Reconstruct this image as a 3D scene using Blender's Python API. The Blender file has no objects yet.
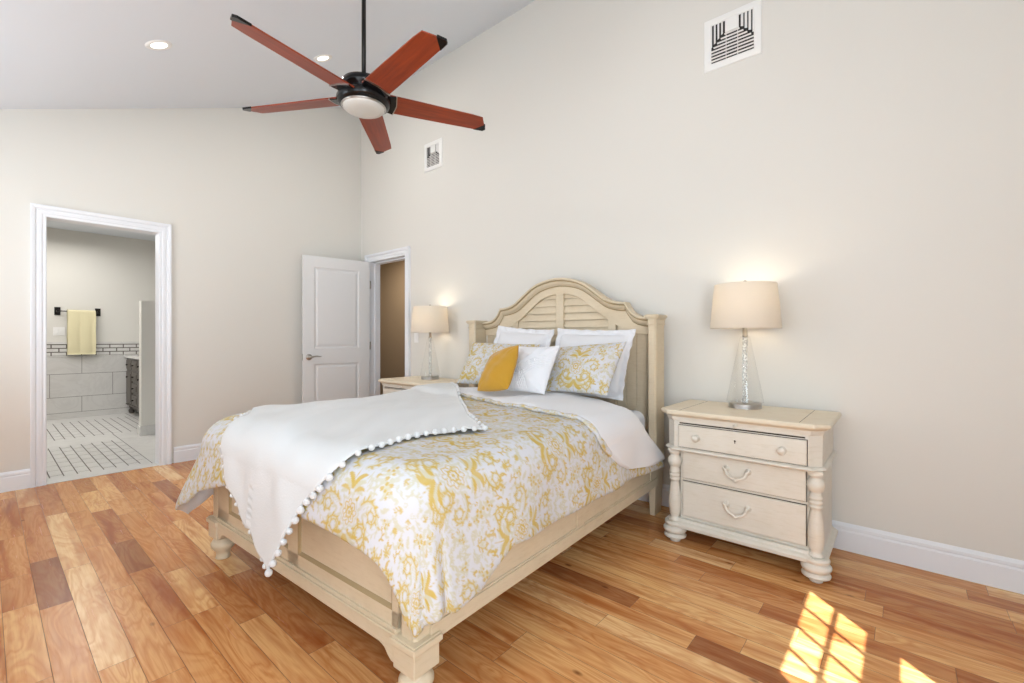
import bpy, bmesh, math, random
import numpy as np
from mathutils import Vector, Matrix
random.seed(7)
PITCH = -13.0
rng = np.random.default_rng(11)
sc = bpy.context.scene
COL = sc.collection
PI = math.pi

# ------------------------------------------------------------------ camera
cam_data = bpy.data.cameras.new('camera')
cam_data.sensor_width = 36.0
cam_data.lens = 36.0 * 455.1 / 1024.0
cam_data.shift_x = -0.8 / 1024.0
cam_data.shift_y = -2.9 / 1024.0
cam_data.clip_start = 0.02
cam = bpy.data.objects.new('camera', cam_data)
cam.location = (0, 0, 1.1)
cam.rotation_euler = (PI / 2, 0, 0.7103)
COL.objects.link(cam)
sc.camera = cam

# ------------------------------------------------------------------ world, sun, added fill lamps, exposure
sc.view_settings.view_transform = 'Standard'
sc.view_settings.look = 'None'
sc.view_settings.gamma = 1.0
sc.view_settings.use_curve_mapping = False
sc.view_settings.exposure = 0.05
w = bpy.data.worlds.new('world'); sc.world = w; w.use_nodes = True
wn = w.node_tree.nodes; wl = w.node_tree.links
bg = wn['Background']
bg.inputs[0].default_value = (0.75, 0.87, 1.0, 1)
bg.inputs[1].default_value = 1.0

SUN_H = (-0.728, 0.686)
SUN_T = 1.369
def light(name, kind, energy, loc, color=(1, 1, 1), size=None, size_y=None, aim=None, radius=None):
    d = bpy.data.lights.new(name, kind)
    d.energy = energy; d.color = color
    if kind == 'AREA':
        d.shape = 'RECTANGLE'; d.size = size; d.size_y = size_y or size
    if radius is not None: d.shadow_soft_size = radius
    o = bpy.data.objects.new(name, d); COL.objects.link(o); o.location = loc
    if aim is not None:
        o.rotation_euler = (Vector(aim)).to_track_quat('-Z', 'Y').to_euler()
    return o
sun = light('sun', 'SUN', 20.0, (4, -3, 6), (1.0, 0.98, 0.94), aim=(SUN_H[0], SUN_H[1], -SUN_T))
sun.data.angle = math.radians(0.3)
light('fill_right', 'AREA', 64, (0.955, -0.45, 1.30), (0.82, 0.92, 1.0), 1.0, 1.7, (-1, 0.42, 0.02))  # added area fill standing just inside the unseen right window
light('fill_front_a', 'AREA', 36, (-0.8, -1.135, 1.30), (0.82, 0.92, 1.0), 1.6, 1.7, (0.0, 1, 2.0))  # added fill behind the camera, tilted up to bounce off the ceiling
light('fill_front_b', 'AREA', 34, (-3.7, -1.135, 1.30), (0.82, 0.92, 1.0), 1.3, 1.7, (0, 1, 1.4))  # second added fill, also tipped upward to even out the room
light('bathroom_fill', 'AREA', 44, (-7.3, 0.3, 2.45), (1.0, 0.98, 0.95), 2.2, 1.6, (0, 0, -1))  # added fill under the closed bathroom ceiling, no window in there
light('hallway_fill', 'AREA', 16, (-5.2, 3.3, 2.30), (1.0, 0.90, 0.75), 0.4, 0.4, (0, 0, -1))  # added fill to brighten the brown hall wall, no fixture modelled

# ------------------------------------------------------------------ helpers
def lin(r, g, b):
    f = lambda v: (v / 255 / 12.92) if v / 255 <= 0.04045 else ((v / 255 + 0.055) / 1.055) ** 2.4
    return (f(r), f(g), f(b), 1.0)

class MB:
    """collects geometry for ONE mesh object"""
    def __init__(self): self.v = []; self.f = []; self.m = []; self.s = []
    def add(self, vs, fs, mi=0, smooth=False):
        b = len(self.v); self.v.extend([tuple(map(float, p)) for p in vs])
        for q in fs:
            self.f.append(tuple(b + i for i in q)); self.m.append(mi); self.s.append(smooth)
        return self
    def box(self, x0, x1, y0, y1, z0, z1, mi=0):
        x0, x1 = min(x0, x1), max(x0, x1); y0, y1 = min(y0, y1), max(y0, y1); z0, z1 = min(z0, z1), max(z0, z1)
        vs = [(x0, y0, z0), (x1, y0, z0), (x1, y1, z0), (x0, y1, z0), (x0, y0, z1), (x1, y0, z1), (x1, y1, z1), (x0, y1, z1)]
        return self.add(vs, [(0, 3, 2, 1), (4, 5, 6, 7), (0, 1, 5, 4), (1, 2, 6, 5), (2, 3, 7, 6), (3, 0, 4, 7)], mi)
    def prism(self, pts, z0, z1, mi=0, axis='z'):
        n = len(pts)
        def P(u, v, t):
            return {'z': (u, v, t), 'y': (u, t, v), 'x': (t, u, v)}[axis]
        vs = [P(u, v, z0) for u, v in pts] + [P(u, v, z1) for u, v in pts]
        fs = [tuple(range(n))[::-1], tuple(range(n, 2 * n))] + [(i, (i + 1) % n, n + (i + 1) % n, n + i) for i in range(n)]
        return self.add(vs, fs, mi)
    def frustum(self, x0, x1, y0, y1, z0, z1, dx, dy=None, mi=0):
        dy = dx if dy is None else dy
        vs = [(x0, y0, z0), (x1, y0, z0), (x1, y1, z0), (x0, y1, z0), (x0 - dx, y0 - dy, z1), (x1 + dx, y0 - dy, z1), (x1 + dx, y1 + dy, z1), (x0 - dx, y1 + dy, z1)]
        return self.add(vs, [(0, 3, 2, 1), (4, 5, 6, 7), (0, 1, 5, 4), (1, 2, 6, 5), (2, 3, 7, 6), (3, 0, 4, 7)], mi)
    def lathe(self, prof, c=(0, 0, 0), n=32, axis='z', mi=0, smooth=True, cap=True):
        vs = []; fs = []
        for r, t in prof:
            for k in range(n):
                a = 2 * PI * k / n; u, v = r * math.cos(a), r * math.sin(a)
                p = {'z': (u, v, t), 'y': (u, t, v), 'x': (t, u, v)}[axis]
                vs.append((c[0] + p[0], c[1] + p[1], c[2] + p[2]))
        m = len(prof)
        for i in range(m - 1):
            for k in range(n):
                fs.append((i * n + k, i * n + (k + 1) % n, (i + 1) * n + (k + 1) % n, (i + 1) * n + k))
        self.add(vs, fs, mi, smooth)
        if cap:
            b = len(self.v) - len(vs)
            self.f.append(tuple(b + k for k in range(n))[::-1]); self.m.append(mi); self.s.append(False)
            self.f.append(tuple(b + (m - 1) * n + k for k in range(n))); self.m.append(mi); self.s.append(False)
        return self
    def tube(self, pts, r, n=10, mi=0):
        pts = [Vector(p) for p in pts]; N = len(pts)
        rs = r if isinstance(r, (list, tuple)) else [r] * N
        T = [((pts[min(i + 1, N - 1)] - pts[max(i - 1, 0)])).normalized() for i in range(N)]
        up = Vector((0, 0, 1)) if abs(T[0].z) < 0.9 else Vector((1, 0, 0))
        U = (up - T[0] * up.dot(T[0])).normalized(); vs = []
        for i in range(N):
            U = (U - T[i] * U.dot(T[i])).normalized(); V = T[i].cross(U)
            for k in range(n):
                a = 2 * PI * k / n; vs.append(pts[i] + (U * math.cos(a) + V * math.sin(a)) * rs[i])
        fs = [(i * n + k, i * n + (k + 1) % n, (i + 1) * n + (k + 1) % n, (i + 1) * n + k) for i in range(N - 1) for k in range(n)]
        self.add(vs, fs, mi, True)
        b = len(self.v) - len(vs)
        self.f.append(tuple(b + k for k in range(n))[::-1]); self.m.append(mi); self.s.append(True)
        self.f.append(tuple(b + (N - 1) * n + k for k in range(n))); self.m.append(mi); self.s.append(True)
        return self
    def sweep(self, rings, mi=0, closed_ring=True, smooth=False, cap=True):
        """rings: list of equal-length point lists"""
        n = len(rings[0]); vs = [p for r in rings for p in r]; K = n if closed_ring else n - 1
        fs = [(i * n + k, i * n + (k + 1) % n, (i + 1) * n + (k + 1) % n, (i + 1) * n + k) for i in range(len(rings) - 1) for k in range(K)]
        self.add(vs, fs, mi, smooth)
        if cap:
            b = len(self.v) - len(vs); L = len(rings)
            self.f.append(tuple(b + k for k in range(n))[::-1]); self.m.append(mi); self.s.append(False)
            self.f.append(tuple(b + (L - 1) * n + k for k in range(n))); self.m.append(mi); self.s.append(False)
        return self
    def build(self, name, mats, parent=None, bevel=0, loc=None, fix=True, sub=0, **props):
        me = bpy.data.meshes.new(name)
        me.from_pydata(self.v, [], self.f)
        for mt in (mats if isinstance(mats, (list, tuple)) else [mats]): me.materials.append(mt)
        me.polygons.foreach_set('material_index', self.m)
        me.polygons.foreach_set('use_smooth', self.s)
        if fix:
            bm = bmesh.new(); bm.from_mesh(me)
            bmesh.ops.recalc_face_normals(bm, faces=bm.faces); bm.to_mesh(me); bm.free()
        me.update()
        o = bpy.data.objects.new(name, me); COL.objects.link(o)
        if parent: o.parent = parent
        if loc: o.location = loc
        if bevel:
            b = o.modifiers.new('bevel', 'BEVEL'); b.width = bevel; b.segments = 2; b.limit_method = 'ANGLE'; b.angle_limit = math.radians(40)
            b.harden_normals = False
        if sub:
            s = o.modifiers.new('subd', 'SUBSURF'); s.levels = sub; s.render_levels = sub
        for k, val in props.items(): o[k] = val
        return o

def npmesh(name, P, quads, mats, parent=None, attrs=None, mi=None, smooth=True, **props):
    me = bpy.data.meshes.new(name)
    P = np.asarray(P, float).reshape(-1, 3); quads = np.asarray(quads, int).reshape(-1, 4)
    me.vertices.add(len(P)); me.vertices.foreach_set('co', P.ravel())
    me.loops.add(quads.size); me.polygons.add(len(quads))
    me.polygons.foreach_set('loop_start', np.arange(0, quads.size, 4)); me.loops.foreach_set('vertex_index', quads.ravel())
    for mt in mats: me.materials.append(mt)
    if mi is not None: me.polygons.foreach_set('material_index', np.asarray(mi, int))
    me.polygons.foreach_set('use_smooth', np.full(len(quads), smooth))
    me.update(calc_edges=True); me.validate()
    for k, a in (attrs or {}).items():
        at = me.attributes.new(k, 'FLOAT', 'POINT'); at.data.foreach_set('value', np.asarray(a, float).ravel())
    o = bpy.data.objects.new(name, me); COL.objects.link(o)
    if parent: o.parent = parent
    for k, val in props.items(): o[k] = val
    return o

def gridquads(n, m, off=0, flip=False):
    i, j = np.meshgrid(np.arange(n - 1), np.arange(m - 1), indexing='ij')
    a = (i * m + j).ravel(); q = np.stack([a, a + m, a + m + 1, a + 1], -1) + off
    return q[:, ::-1] if flip else q

def thing(name, label, cat, loc=(0, 0, 0), rotz=0, group=None):
    o = bpy.data.objects.new(name, None); COL.objects.link(o)
    o.empty_display_size = 0.1
    o.location = loc; o.rotation_euler = (0, 0, rotz); o['label'] = label; o['category'] = cat
    if group: o['group'] = group
    return o
def tag(o, label, cat, group=None):
    o['label'] = label; o['category'] = cat
    if group: o['group'] = group
    return o
def copy_tree(o, parent=None):
    c = o.copy(); COL.objects.link(c)
    if parent: c.parent = parent
    for ch in list(o.children): copy_tree(ch, c)
    return c
def struct(o): o['kind'] = 'structure'; return o

# ------------------------------------------------------------------ materials
def mat(name, col, rough=0.5, metal=0.0, spec=0.5, bump=None, **kw):
    m = bpy.data.materials.new(name); m.use_nodes = True
    nt = m.node_tree; p = nt.nodes['Principled BSDF']
    p.inputs['Base Color'].default_value = col; p.inputs['Roughness'].default_value = rough
    p.inputs['Metallic'].default_value = metal; p.inputs['Specular IOR Level'].default_value = spec
    for k, v in kw.items(): p.inputs[k.replace('_', ' ')].default_value = v
    if bump:
        scale, strength, dist = bump
        tc = nt.nodes.new('ShaderNodeTexCoord'); n = nt.nodes.new('ShaderNodeTexNoise'); n.inputs['Scale'].default_value = scale; n.inputs['Detail'].default_value = 4
        b = nt.nodes.new('ShaderNodeBump'); b.inputs['Strength'].default_value = strength; b.inputs['Distance'].default_value = dist
        nt.links.new(tc.outputs['Object'], n.inputs['Vector']); nt.links.new(n.outputs['Fac'], b.inputs['Height']); nt.links.new(b.outputs['Normal'], p.inputs['Normal'])
    return m
class NT:
    """small node-building helper"""
    def __init__(self, m): self.m = m; self.t = m.node_tree; self.p = self.t.nodes['Principled BSDF']
    def n(self, kind, **kw):
        nd = self.t.nodes.new('ShaderNode' + kind)
        for k, v in kw.items():
            if hasattr(nd, k): setattr(nd, k, v)
            else: nd.inputs[k.replace('_', ' ')].default_value = v
        return nd
    def l(self, a, b): self.t.links.new(a, b)
    def math(self, op, a, b=None, c=None):
        nd = self.t.nodes.new('ShaderNodeMath'); nd.operation = op
        for i, x in enumerate((a, b, c)):
            if x is None: continue
            if isinstance(x, (int, float)): nd.inputs[i].default_value = x
            else: self.l(x, nd.inputs[i])
        return nd.outputs[0]
    def mix(self, fac, a, b, blend='MIX'):
        nd = self.t.nodes.new('ShaderNodeMix'); nd.data_type = 'RGBA'; nd.blend_type = blend
        for sock, x in ((nd.inputs[0], fac), (nd.inputs[6], a), (nd.inputs[7], b)):
            if isinstance(x, (int, float, tuple)): sock.default_value = x
            else: self.l(x, sock)
        return nd.outputs[2]
    def ramp(self, fac, stops, interp='LINEAR'):
        nd = self.t.nodes.new('ShaderNodeValToRGB'); r = nd.color_ramp; r.interpolation = interp
        while len(r.elements) < len(stops): r.elements.new(0.5)
        for e, (p, c) in zip(r.elements, stops): e.position = p; e.color = c
        self.l(fac, nd.inputs[0]); return nd.outputs[0]

M = {}
M['wall'] = mat('wall_paint', lin(221, 218, 211), 0.85, spec=0.2, bump=(220, 0.08, 0.002))
M['ceiling'] = mat('ceiling_paint', lin(224, 229, 235), 0.9, spec=0.2, bump=(180, 0.08, 0.002))
M['trim'] = mat('white_trim_paint', lin(231, 233, 237), 0.38, spec=0.4, bump=(60, 0.03, 0.001))
M['door'] = mat('white_door_paint', lin(222, 222, 222), 0.42, spec=0.4, bump=(90, 0.04, 0.001))
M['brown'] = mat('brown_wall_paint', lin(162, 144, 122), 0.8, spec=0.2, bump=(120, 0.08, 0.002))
M['bronze'] = mat('dark_bronze', lin(38, 34, 32), 0.35, 0.6)
M['black'] = mat('gloss_black', lin(26, 25, 26), 0.22, 0.5)
M['nickel'] = mat('brushed_nickel', lin(178, 174, 168), 0.28, 1.0, bump=(300, 0.05, 0.0005))
M['white_sheet'] = mat('white_sheet', lin(226, 226, 229), 0.85, spec=0.15, bump=(38, 0.25, 0.004), Sheen_Weight=0.2)
M['fleece'] = mat('white_fleece', lin(214, 215, 215), 0.95, spec=0.1, bump=(160, 0.35, 0.003), Sheen_Weight=0.15)
M['mattress'] = mat('mattress_ticking', lin(214, 216, 222), 0.85, spec=0.15, bump=(60, 0.2, 0.003))
M['pompom'] = mat('pompom_yarn', lin(226, 226, 226), 0.95, spec=0.1, bump=(500, 0.6, 0.003), Sheen_Weight=0.15)
M['towel'] = mat('yellow_towel', lin(226, 216, 178), 0.95, spec=0.1, bump=(220, 0.6, 0.004), Sheen_Weight=0.4)
M['plastic'] = mat('white_plastic', lin(236, 235, 232), 0.35)
M['vanity'] = mat('grey_brown_vanity_wood', lin(92, 85, 78), 0.45, bump=(40, 0.1, 0.001))
M['dark'] = mat('duct_dark', lin(48, 46, 44), 0.8)
M['gap'] = mat('drawer_gap', lin(60, 48, 36), 0.8)
M['mustard'] = mat('mustard_linen', lin(190, 143, 48), 0.9, spec=0.15, bump=(240, 0.4, 0.002), Sheen_Weight=0.3)

def antique(name, base, dark, scale=3.0):
    """painted wood: cream glaze, darker in streaks of grain"""
    m = mat(name, base, 0.42, spec=0.4); t = NT(m)
    tc = t.n('TexCoord'); mp = t.n('Mapping'); mp.inputs['Scale'].default_value = (scale, scale, scale)
    t.l(tc.outputs['Object'], mp.inputs[0])
    n1 = t.n('TexNoise', Scale=2.2, Detail=6.0, Roughness=0.6); t.l(mp.outputs[0], n1.inputs['Vector'])
    mp2 = t.n('Mapping'); mp2.inputs['Scale'].default_value = (9, 9, 60); t.l(tc.outputs['Object'], mp2.inputs[0])
    n2 = t.n('TexNoise', Scale=1.6, Detail=5.0, Roughness=0.65); t.l(mp2.outputs[0], n2.inputs['Vector'])
    f1 = t.ramp(n1.outputs['Fac'], [(0.42, (0, 0, 0, 1)), (0.8, (1, 1, 1, 1))])
    f2 = t.ramp(n2.outputs['Fac'], [(0.5, (0, 0, 0, 1)), (0.75, (1, 1, 1, 1))])
    f = t.math('MULTIPLY', t.math('ADD', f1, f2), 0.34)
    t.l(t.mix(f, base, dark), t.p.inputs['Base Color'])
    b = t.n('Bump', Strength=0.12, Distance=0.001); t.l(n2.outputs['Fac'], b.inputs['Height']); t.l(b.outputs['Normal'], t.p.inputs['Normal'])
    return m
M['bed'] = antique('cream_bed_paint', lin(217, 201, 174), lin(192, 171, 136))
M['bed_groove'] = mat('glazed_groove', lin(168, 146, 108), 0.6)
M['stand'] = antique('cream_nightstand_paint', lin(221, 216, 205), lin(198, 188, 166))
M['stand_top'] = antique('nightstand_top_wood', lin(222, 210, 188), lin(204, 184, 152))

def floor_mat():
    m = mat('hardwood_boards', (0.5, 0.3, 0.15, 1), 0.22, spec=0.24); t = NT(m)
    tone = t.n('Attribute', attribute_name='tone'); seed = t.n('Attribute', attribute_name='seed')
    tc = t.n('TexCoord')
    comb = t.n('CombineXYZ'); t.l(t.math('MULTIPLY', seed.outputs['Fac'], 37.0), comb.inputs[0]); t.l(t.math('MULTIPLY', seed.outputs['Fac'], 91.0), comb.inputs[1]); t.l(t.math('MULTIPLY', seed.outputs['Fac'], 13.0), comb.inputs[2])
    add = t.n('VectorMath', operation='ADD'); t.l(tc.outputs['Object'], add.inputs[0]); t.l(comb.outputs[0], add.inputs[1])
    # figured grain: long wavy growth rings
    mp = t.n('Mapping'); mp.inputs['Scale'].default_value = (1.7, 9.0, 9.0); t.l(add.outputs[0], mp.inputs[0])
    nz = t.n('TexNoise', Scale=1.0, Detail=3.0, Roughness=0.5, Distortion=1.1); t.l(mp.outputs[0], nz.inputs['Vector'])
    ring = t.math('FRACT', t.math('MULTIPLY', nz.outputs['Fac'], 8.0))
    ring = t.math('MULTIPLY', t.math('ABSOLUTE', t.math('SUBTRACT', ring, 0.5)), 2.0)
    mp2 = t.n('Mapping'); mp2.inputs['Scale'].default_value = (5.0, 130.0, 50.0); t.l(add.outputs[0], mp2.inputs[0])
    fine = t.n('TexNoise', Scale=1.0, Detail=4.0, Roughness=0.6); t.l(mp2.outputs[0], fine.inputs['Vector'])
    mp3 = t.n('Mapping'); mp3.inputs['Scale'].default_value = (1.5, 16.0, 10.0); t.l(add.outputs[0], mp3.inputs[0])
    streak = t.n('TexNoise', Scale=1.0, Detail=2.0, Distortion=0.5); t.l(mp3.outputs[0], streak.inputs['Vector'])
    base = t.ramp(tone.outputs['Fac'], [(0.0, lin(154, 104, 68)), (0.2, lin(192, 130, 80)), (0.4, lin(211, 152, 95)), (0.62, lin(223, 168, 109)), (0.82, lin(234, 187, 128)), (1.0, lin(241, 206, 156))])
    dark = t.mix(1.0, base, lin(214, 168, 128), 'MULTIPLY')
    dark2 = t.mix(1.0, base, lin(192, 138, 98), 'MULTIPLY')
    f = t.math('MULTIPLY', t.ramp(ring, [(0.0, (1, 1, 1, 1)), (0.8, (0, 0, 0, 1))]), 0.5)
    c1 = t.mix(f, base, dark)
    c2 = t.mix(t.math('MULTIPLY', t.ramp(streak.outputs['Fac'], [(0.50, (0, 0, 0, 1)), (0.72, (1, 1, 1, 1))]), 0.8), c1, dark2)
    c3 = t.mix(t.math('MULTIPLY', t.ramp(fine.outputs['Fac'], [(0.45, (0, 0, 0, 1)), (0.7, (1, 1, 1, 1))]), 0.4), c2, dark)
    # small knots
    mk = t.n('Mapping'); mk.inputs['Scale'].default_value = (3.5, 7.0, 7.0); t.l(add.outputs[0], mk.inputs[0])
    vk = t.n('TexVoronoi', Scale=1.0, Randomness=1.0); t.l(mk.outputs[0], vk.inputs['Vector'])
    c4 = t.mix(t.math('MULTIPLY', t.ramp(vk.outputs['Distance'], [(0.03, (1, 1, 1, 1)), (0.085, (0, 0, 0, 1))]), 0.8), c3, lin(104, 60, 36))
    t.l(c4, t.p.inputs['Base Color'])
    rr = t.ramp(fine.outputs['Fac'], [(0.3, (0.17, 0.17, 0.17, 1)), (0.7, (0.28, 0.28, 0.28, 1))]); t.l(rr, t.p.inputs['Roughness'])
    b = t.n('Bump', Strength=0.06, Distance=0.001); t.l(fine.outputs['Fac'], b.inputs['Height']); t.l(b.outputs['Normal'], t.p.inputs['Normal'])
    return m
M['floor'] = floor_mat()
M['floor_gap'] = mat('board_gap', lin(96, 62, 40), 0.6)

def marble(name, brick=None, a=lin(222, 220, 216), b_=lin(176, 172, 168), rough=0.15, grout=lin(96, 88, 82)):
    m = mat(name, a, rough); t = NT(m)
    tc = t.n('TexCoord')
    n = t.n('TexNoise', Scale=2.2, Detail=6.0, Roughness=0.6, Distortion=1.6); t.l(tc.outputs['Object'], n.inputs['Vector'])
    vein = t.ramp(t.math('ABSOLUTE', t.math('SUBTRACT', n.outputs['Fac'], 0.5)), [(0.0, (1, 1, 1, 1)), (0.05, (0, 0, 0, 1))])
    n2 = t.n('TexNoise', Scale=5.0, Detail=4.0); t.l(tc.outputs['Object'], n2.inputs['Vector'])
    c = t.mix(t.math('MULTIPLY', n2.outputs['Fac'], 0.3), a, b_)
    c = t.mix(t.math('MULTIPLY', vein, 0.16), c, b_)
    if brick:
        (ax, w_, h_, mort, offx, offy) = brick
        sp = t.n('SeparateXYZ'); t.l(tc.outputs['Object'], sp.inputs[0]); cb = t.n('CombineXYZ')
        u, v = {'yz': (1, 2), 'xy': (0, 1), 'yx': (1, 0)}[ax]
        t.l(t.math('ADD', sp.outputs[u], offx), cb.inputs[0]); t.l(t.math('ADD', sp.outputs[v], offy), cb.inputs[1])
        bt = t.n('TexBrick', offset=0.5, Scale=1.0, Mortar_Size=mort, Brick_Width=w_, Row_Height=h_, Mortar_Smooth=0.1)
        t.l(cb.outputs[0], bt.inputs['Vector'])
        bt.inputs['Color1'].default_value = (1, 1, 1, 1); bt.inputs['Color2'].default_value = (0.88, 0.88, 0.88, 1)
        c = t.mix(1.0, c, bt.outputs['Color'], 'MULTIPLY')
        c = t.mix(bt.outputs['Fac'], c, grout)
    t.l(c, t.p.inputs['Base Color'])
    return m
M['marble'] = marble('white_marble')
M['marble_wall'] = marble('marble_wall_tiles', ('yz', 0.645, 0.3, 0.004, 0.0, 0.0))
M['marble_mosaic'] = marble('marble_mosaic_band', ('yz', 0.155, 0.052, 0.008, 0.0, 0.007), grout=lin(92, 84, 78))
M['marble_matt'] = marble('honed_marble_floor', rough=0.32)
M['marble_floor'] = marble('marble_floor_mosaic', ('xy', 0.22, 0.075, 0.007, 0.0, 0.0), grout=lin(70, 62, 58), a=lin(214, 212, 208))

def ink_mat(name, ground, gold, pale, seersucker=True):
    m = mat(name, ground, 0.9, spec=0.06); t = NT(m)
    a = t.n('Attribute', attribute_name='gold'); b = t.n('Attribute', attribute_name='pale'); tc = t.n('TexCoord')
    n = t.n('TexNoise', Scale=26.0, Detail=3.0); t.l(tc.outputs['Object'], n.inputs['Vector'])
    wash = t.math('MULTIPLY_ADD', n.outputs['Fac'], 0.6, 0.62)
    c = t.mix(t.math('MINIMUM', t.math('MULTIPLY', b.outputs['Fac'], wash), 1.0), ground, pale)
    c = t.mix(t.math('MINIMUM', t.math('MULTIPLY', a.outputs['Fac'], wash), 1.0), c, gold)
    t.l(c, t.p.inputs['Base Color'])
    mp = t.n('Mapping'); mp.inputs['Scale'].default_value = (30, 120, 60); t.l(tc.outputs['Object'], mp.inputs[0])
    n3 = t.n('TexNoise', Scale=1.0, Detail=2.0); t.l(mp.outputs[0], n3.inputs['Vector'])
    bp = t.n('Bump', Strength=0.35, Distance=0.003); t.l(n3.outputs['Fac'], bp.inputs['Height']); t.l(bp.outputs['Normal'], t.p.inputs['Normal'])
    return m
M['damask'] = ink_mat('gold_damask_print', lin(204, 204, 209), lin(196, 168, 88), lin(196, 190, 164))

def cherry():
    m = mat('red_cherry_wood', lin(150, 58, 26), 0.35); t = NT(m); tc = t.n('TexCoord')
    mp = t.n('Mapping'); mp.inputs['Scale'].default_value = (3, 40, 10); t.l(tc.outputs['Object'], mp.inputs[0])
    n = t.n('TexNoise', Scale=1.0, Detail=5.0, Distortion=0.6); t.l(mp.outputs[0], n.inputs['Vector'])
    t.l(t.ramp(n.outputs['Fac'], [(0.3, lin(116, 40, 13)), (0.7, lin(150, 58, 20))]), t.p.inputs['Base Color'])
    return m
M['cherry'] = cherry()

def shade_mat():
    m = bpy.data.materials.new('linen_lampshade'); m.use_nodes = True; nt = m.node_tree; nt.nodes.clear()
    out = nt.nodes.new('ShaderNodeOutputMaterial'); d = nt.nodes.new('ShaderNodeBsdfDiffuse'); tr = nt.nodes.new('ShaderNodeBsdfTranslucent')
    mx = nt.nodes.new('ShaderNodeMixShader'); mx.inputs[0].default_value = 0.42
    d.inputs[0].default_value = lin(224, 221, 216); tr.inputs[0].default_value = lin(244, 236, 222)
    tc = nt.nodes.new('ShaderNodeTexCoord'); n = nt.nodes.new('ShaderNodeTexNoise'); n.inputs['Scale'].default_value = 200
    b = nt.nodes.new('ShaderNodeBump'); b.inputs['Strength'].default_value = 0.2; b.inputs['Distance'].default_value = 0.001
    nt.links.new(tc.outputs['Object'], n.inputs['Vector']); nt.links.new(n.outputs['Fac'], b.inputs['Height'])
    nt.links.new(b.outputs['Normal'], d.inputs['Normal'])
    nt.links.new(d.outputs[0], mx.inputs[1]); nt.links.new(tr.outputs[0], mx.inputs[2]); nt.links.new(mx.outputs[0], out.inputs[0])
    return m
M['shade'] = shade_mat()
def glass_mat(name, tint, ior=1.45, gloss=0.05, bumpy=False):
    """thin clear glass: what lies behind shows through, edges mirror"""
    m = bpy.data.materials.new(name); m.use_nodes = True; nt = m.node_tree; nt.nodes.clear()
    out = nt.nodes.new('ShaderNodeOutputMaterial'); t = nt.nodes.new('ShaderNodeBsdfTransparent'); g = nt.nodes.new('ShaderNodeBsdfGlossy')
    lw = nt.nodes.new('ShaderNodeLayerWeight'); lw.inputs['Blend'].default_value = 0.5
    pw = nt.nodes.new('ShaderNodeMath'); pw.operation = 'POWER'; pw.inputs[1].default_value = 4.0
    fr = nt.nodes.new('ShaderNodeMath'); fr.operation = 'MULTIPLY_ADD'; fr.inputs[1].default_value = ior - 0.9; fr.inputs[2].default_value = 0.04
    nt.links.new(lw.outputs['Facing'], pw.inputs[0]); nt.links.new(pw.outputs[0], fr.inputs[0]); mx = nt.nodes.new('ShaderNodeMixShader')
    t.inputs[0].default_value = tint; g.inputs['Roughness'].default_value = gloss
    if bumpy:
        tc = nt.nodes.new('ShaderNodeTexCoord'); n = nt.nodes.new('ShaderNodeTexVoronoi'); n.inputs['Scale'].default_value = 70
        b = nt.nodes.new('ShaderNodeBump'); b.inputs['Strength'].default_value = 0.5; b.inputs['Distance'].default_value = 0.004
        nt.links.new(tc.outputs['Object'], n.inputs['Vector']); nt.links.new(n.outputs['Distance'], b.inputs['Height'])
        nt.links.new(b.outputs['Normal'], g.inputs['Normal']); nt.links.new(b.outputs['Normal'], lw.inputs['Normal'])
    nt.links.new(fr.outputs[0], mx.inputs[0]); nt.links.new(t.outputs[0], mx.inputs[1]); nt.links.new(g.outputs[0], mx.inputs[2]); nt.links.new(mx.outputs[0], out.inputs[0])
    return m
M['glass'] = glass_mat('clear_lamp_glass', (0.985, 0.985, 0.98, 1))
M['seeded'] = glass_mat('seeded_glass', (0.93, 0.93, 0.92, 1), 1.6, 0.1, True)
_m = M['seeded']; _t = _m.node_tree; _o = [n for n in _t.nodes if n.type == 'OUTPUT_MATERIAL'][0]; _src = _o.inputs[0].links[0].from_socket
_d = _t.nodes.new('ShaderNodeBsdfDiffuse'); _d.inputs[0].default_value = lin(238, 238, 234); _v = _t.nodes.new('ShaderNodeTexVoronoi'); _v.inputs['Scale'].default_value = 90
_tc = _t.nodes.new('ShaderNodeTexCoord'); _t.links.new(_tc.outputs['Object'], _v.inputs['Vector']); _mx = _t.nodes.new('ShaderNodeMixShader')
_t.links.new(_v.outputs['Distance'], _mx.inputs[0]); _t.links.new(_src, _mx.inputs[2]); _t.links.new(_d.outputs[0], _mx.inputs[1]); _t.links.new(_mx.outputs[0], _o.inputs[0])
M['pane'] = glass_mat('window_glass', (0.97, 0.98, 0.98, 1))
def emis(name, col, e):
    m = mat(name, col, 0.4); p = m.node_tree.nodes['Principled BSDF']
    p.inputs['Emission Color'].default_value = col; p.inputs['Emission Strength'].default_value = e; return m
M['bulb'] = emis('warm_bulb', lin(255, 214, 150), 6.0)
M['downlight'] = emis('downlight_lens', lin(255, 246, 232), 2.2)
M['fan_bowl'] = mat('frosted_fan_bowl', lin(208, 206, 200), 0.3)
# ------------------------------------------------------------------ the room
XL, XR, YF, YB = -4.90, 1.00, -1.20, 2.93        # left (far), right, front (behind camera), back (headboard) wall
T = 0.12
def ceil_z(y): return 3.855 - 0.391 * (2.93 - y)
BD0, BD1, BDH = 0.309, 0.99, 2.015                # bathroom doorway: y range, height
HD0, HD1, HDH = -4.70, -4.025, 1.985              # hallway doorway: x range, height

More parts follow.
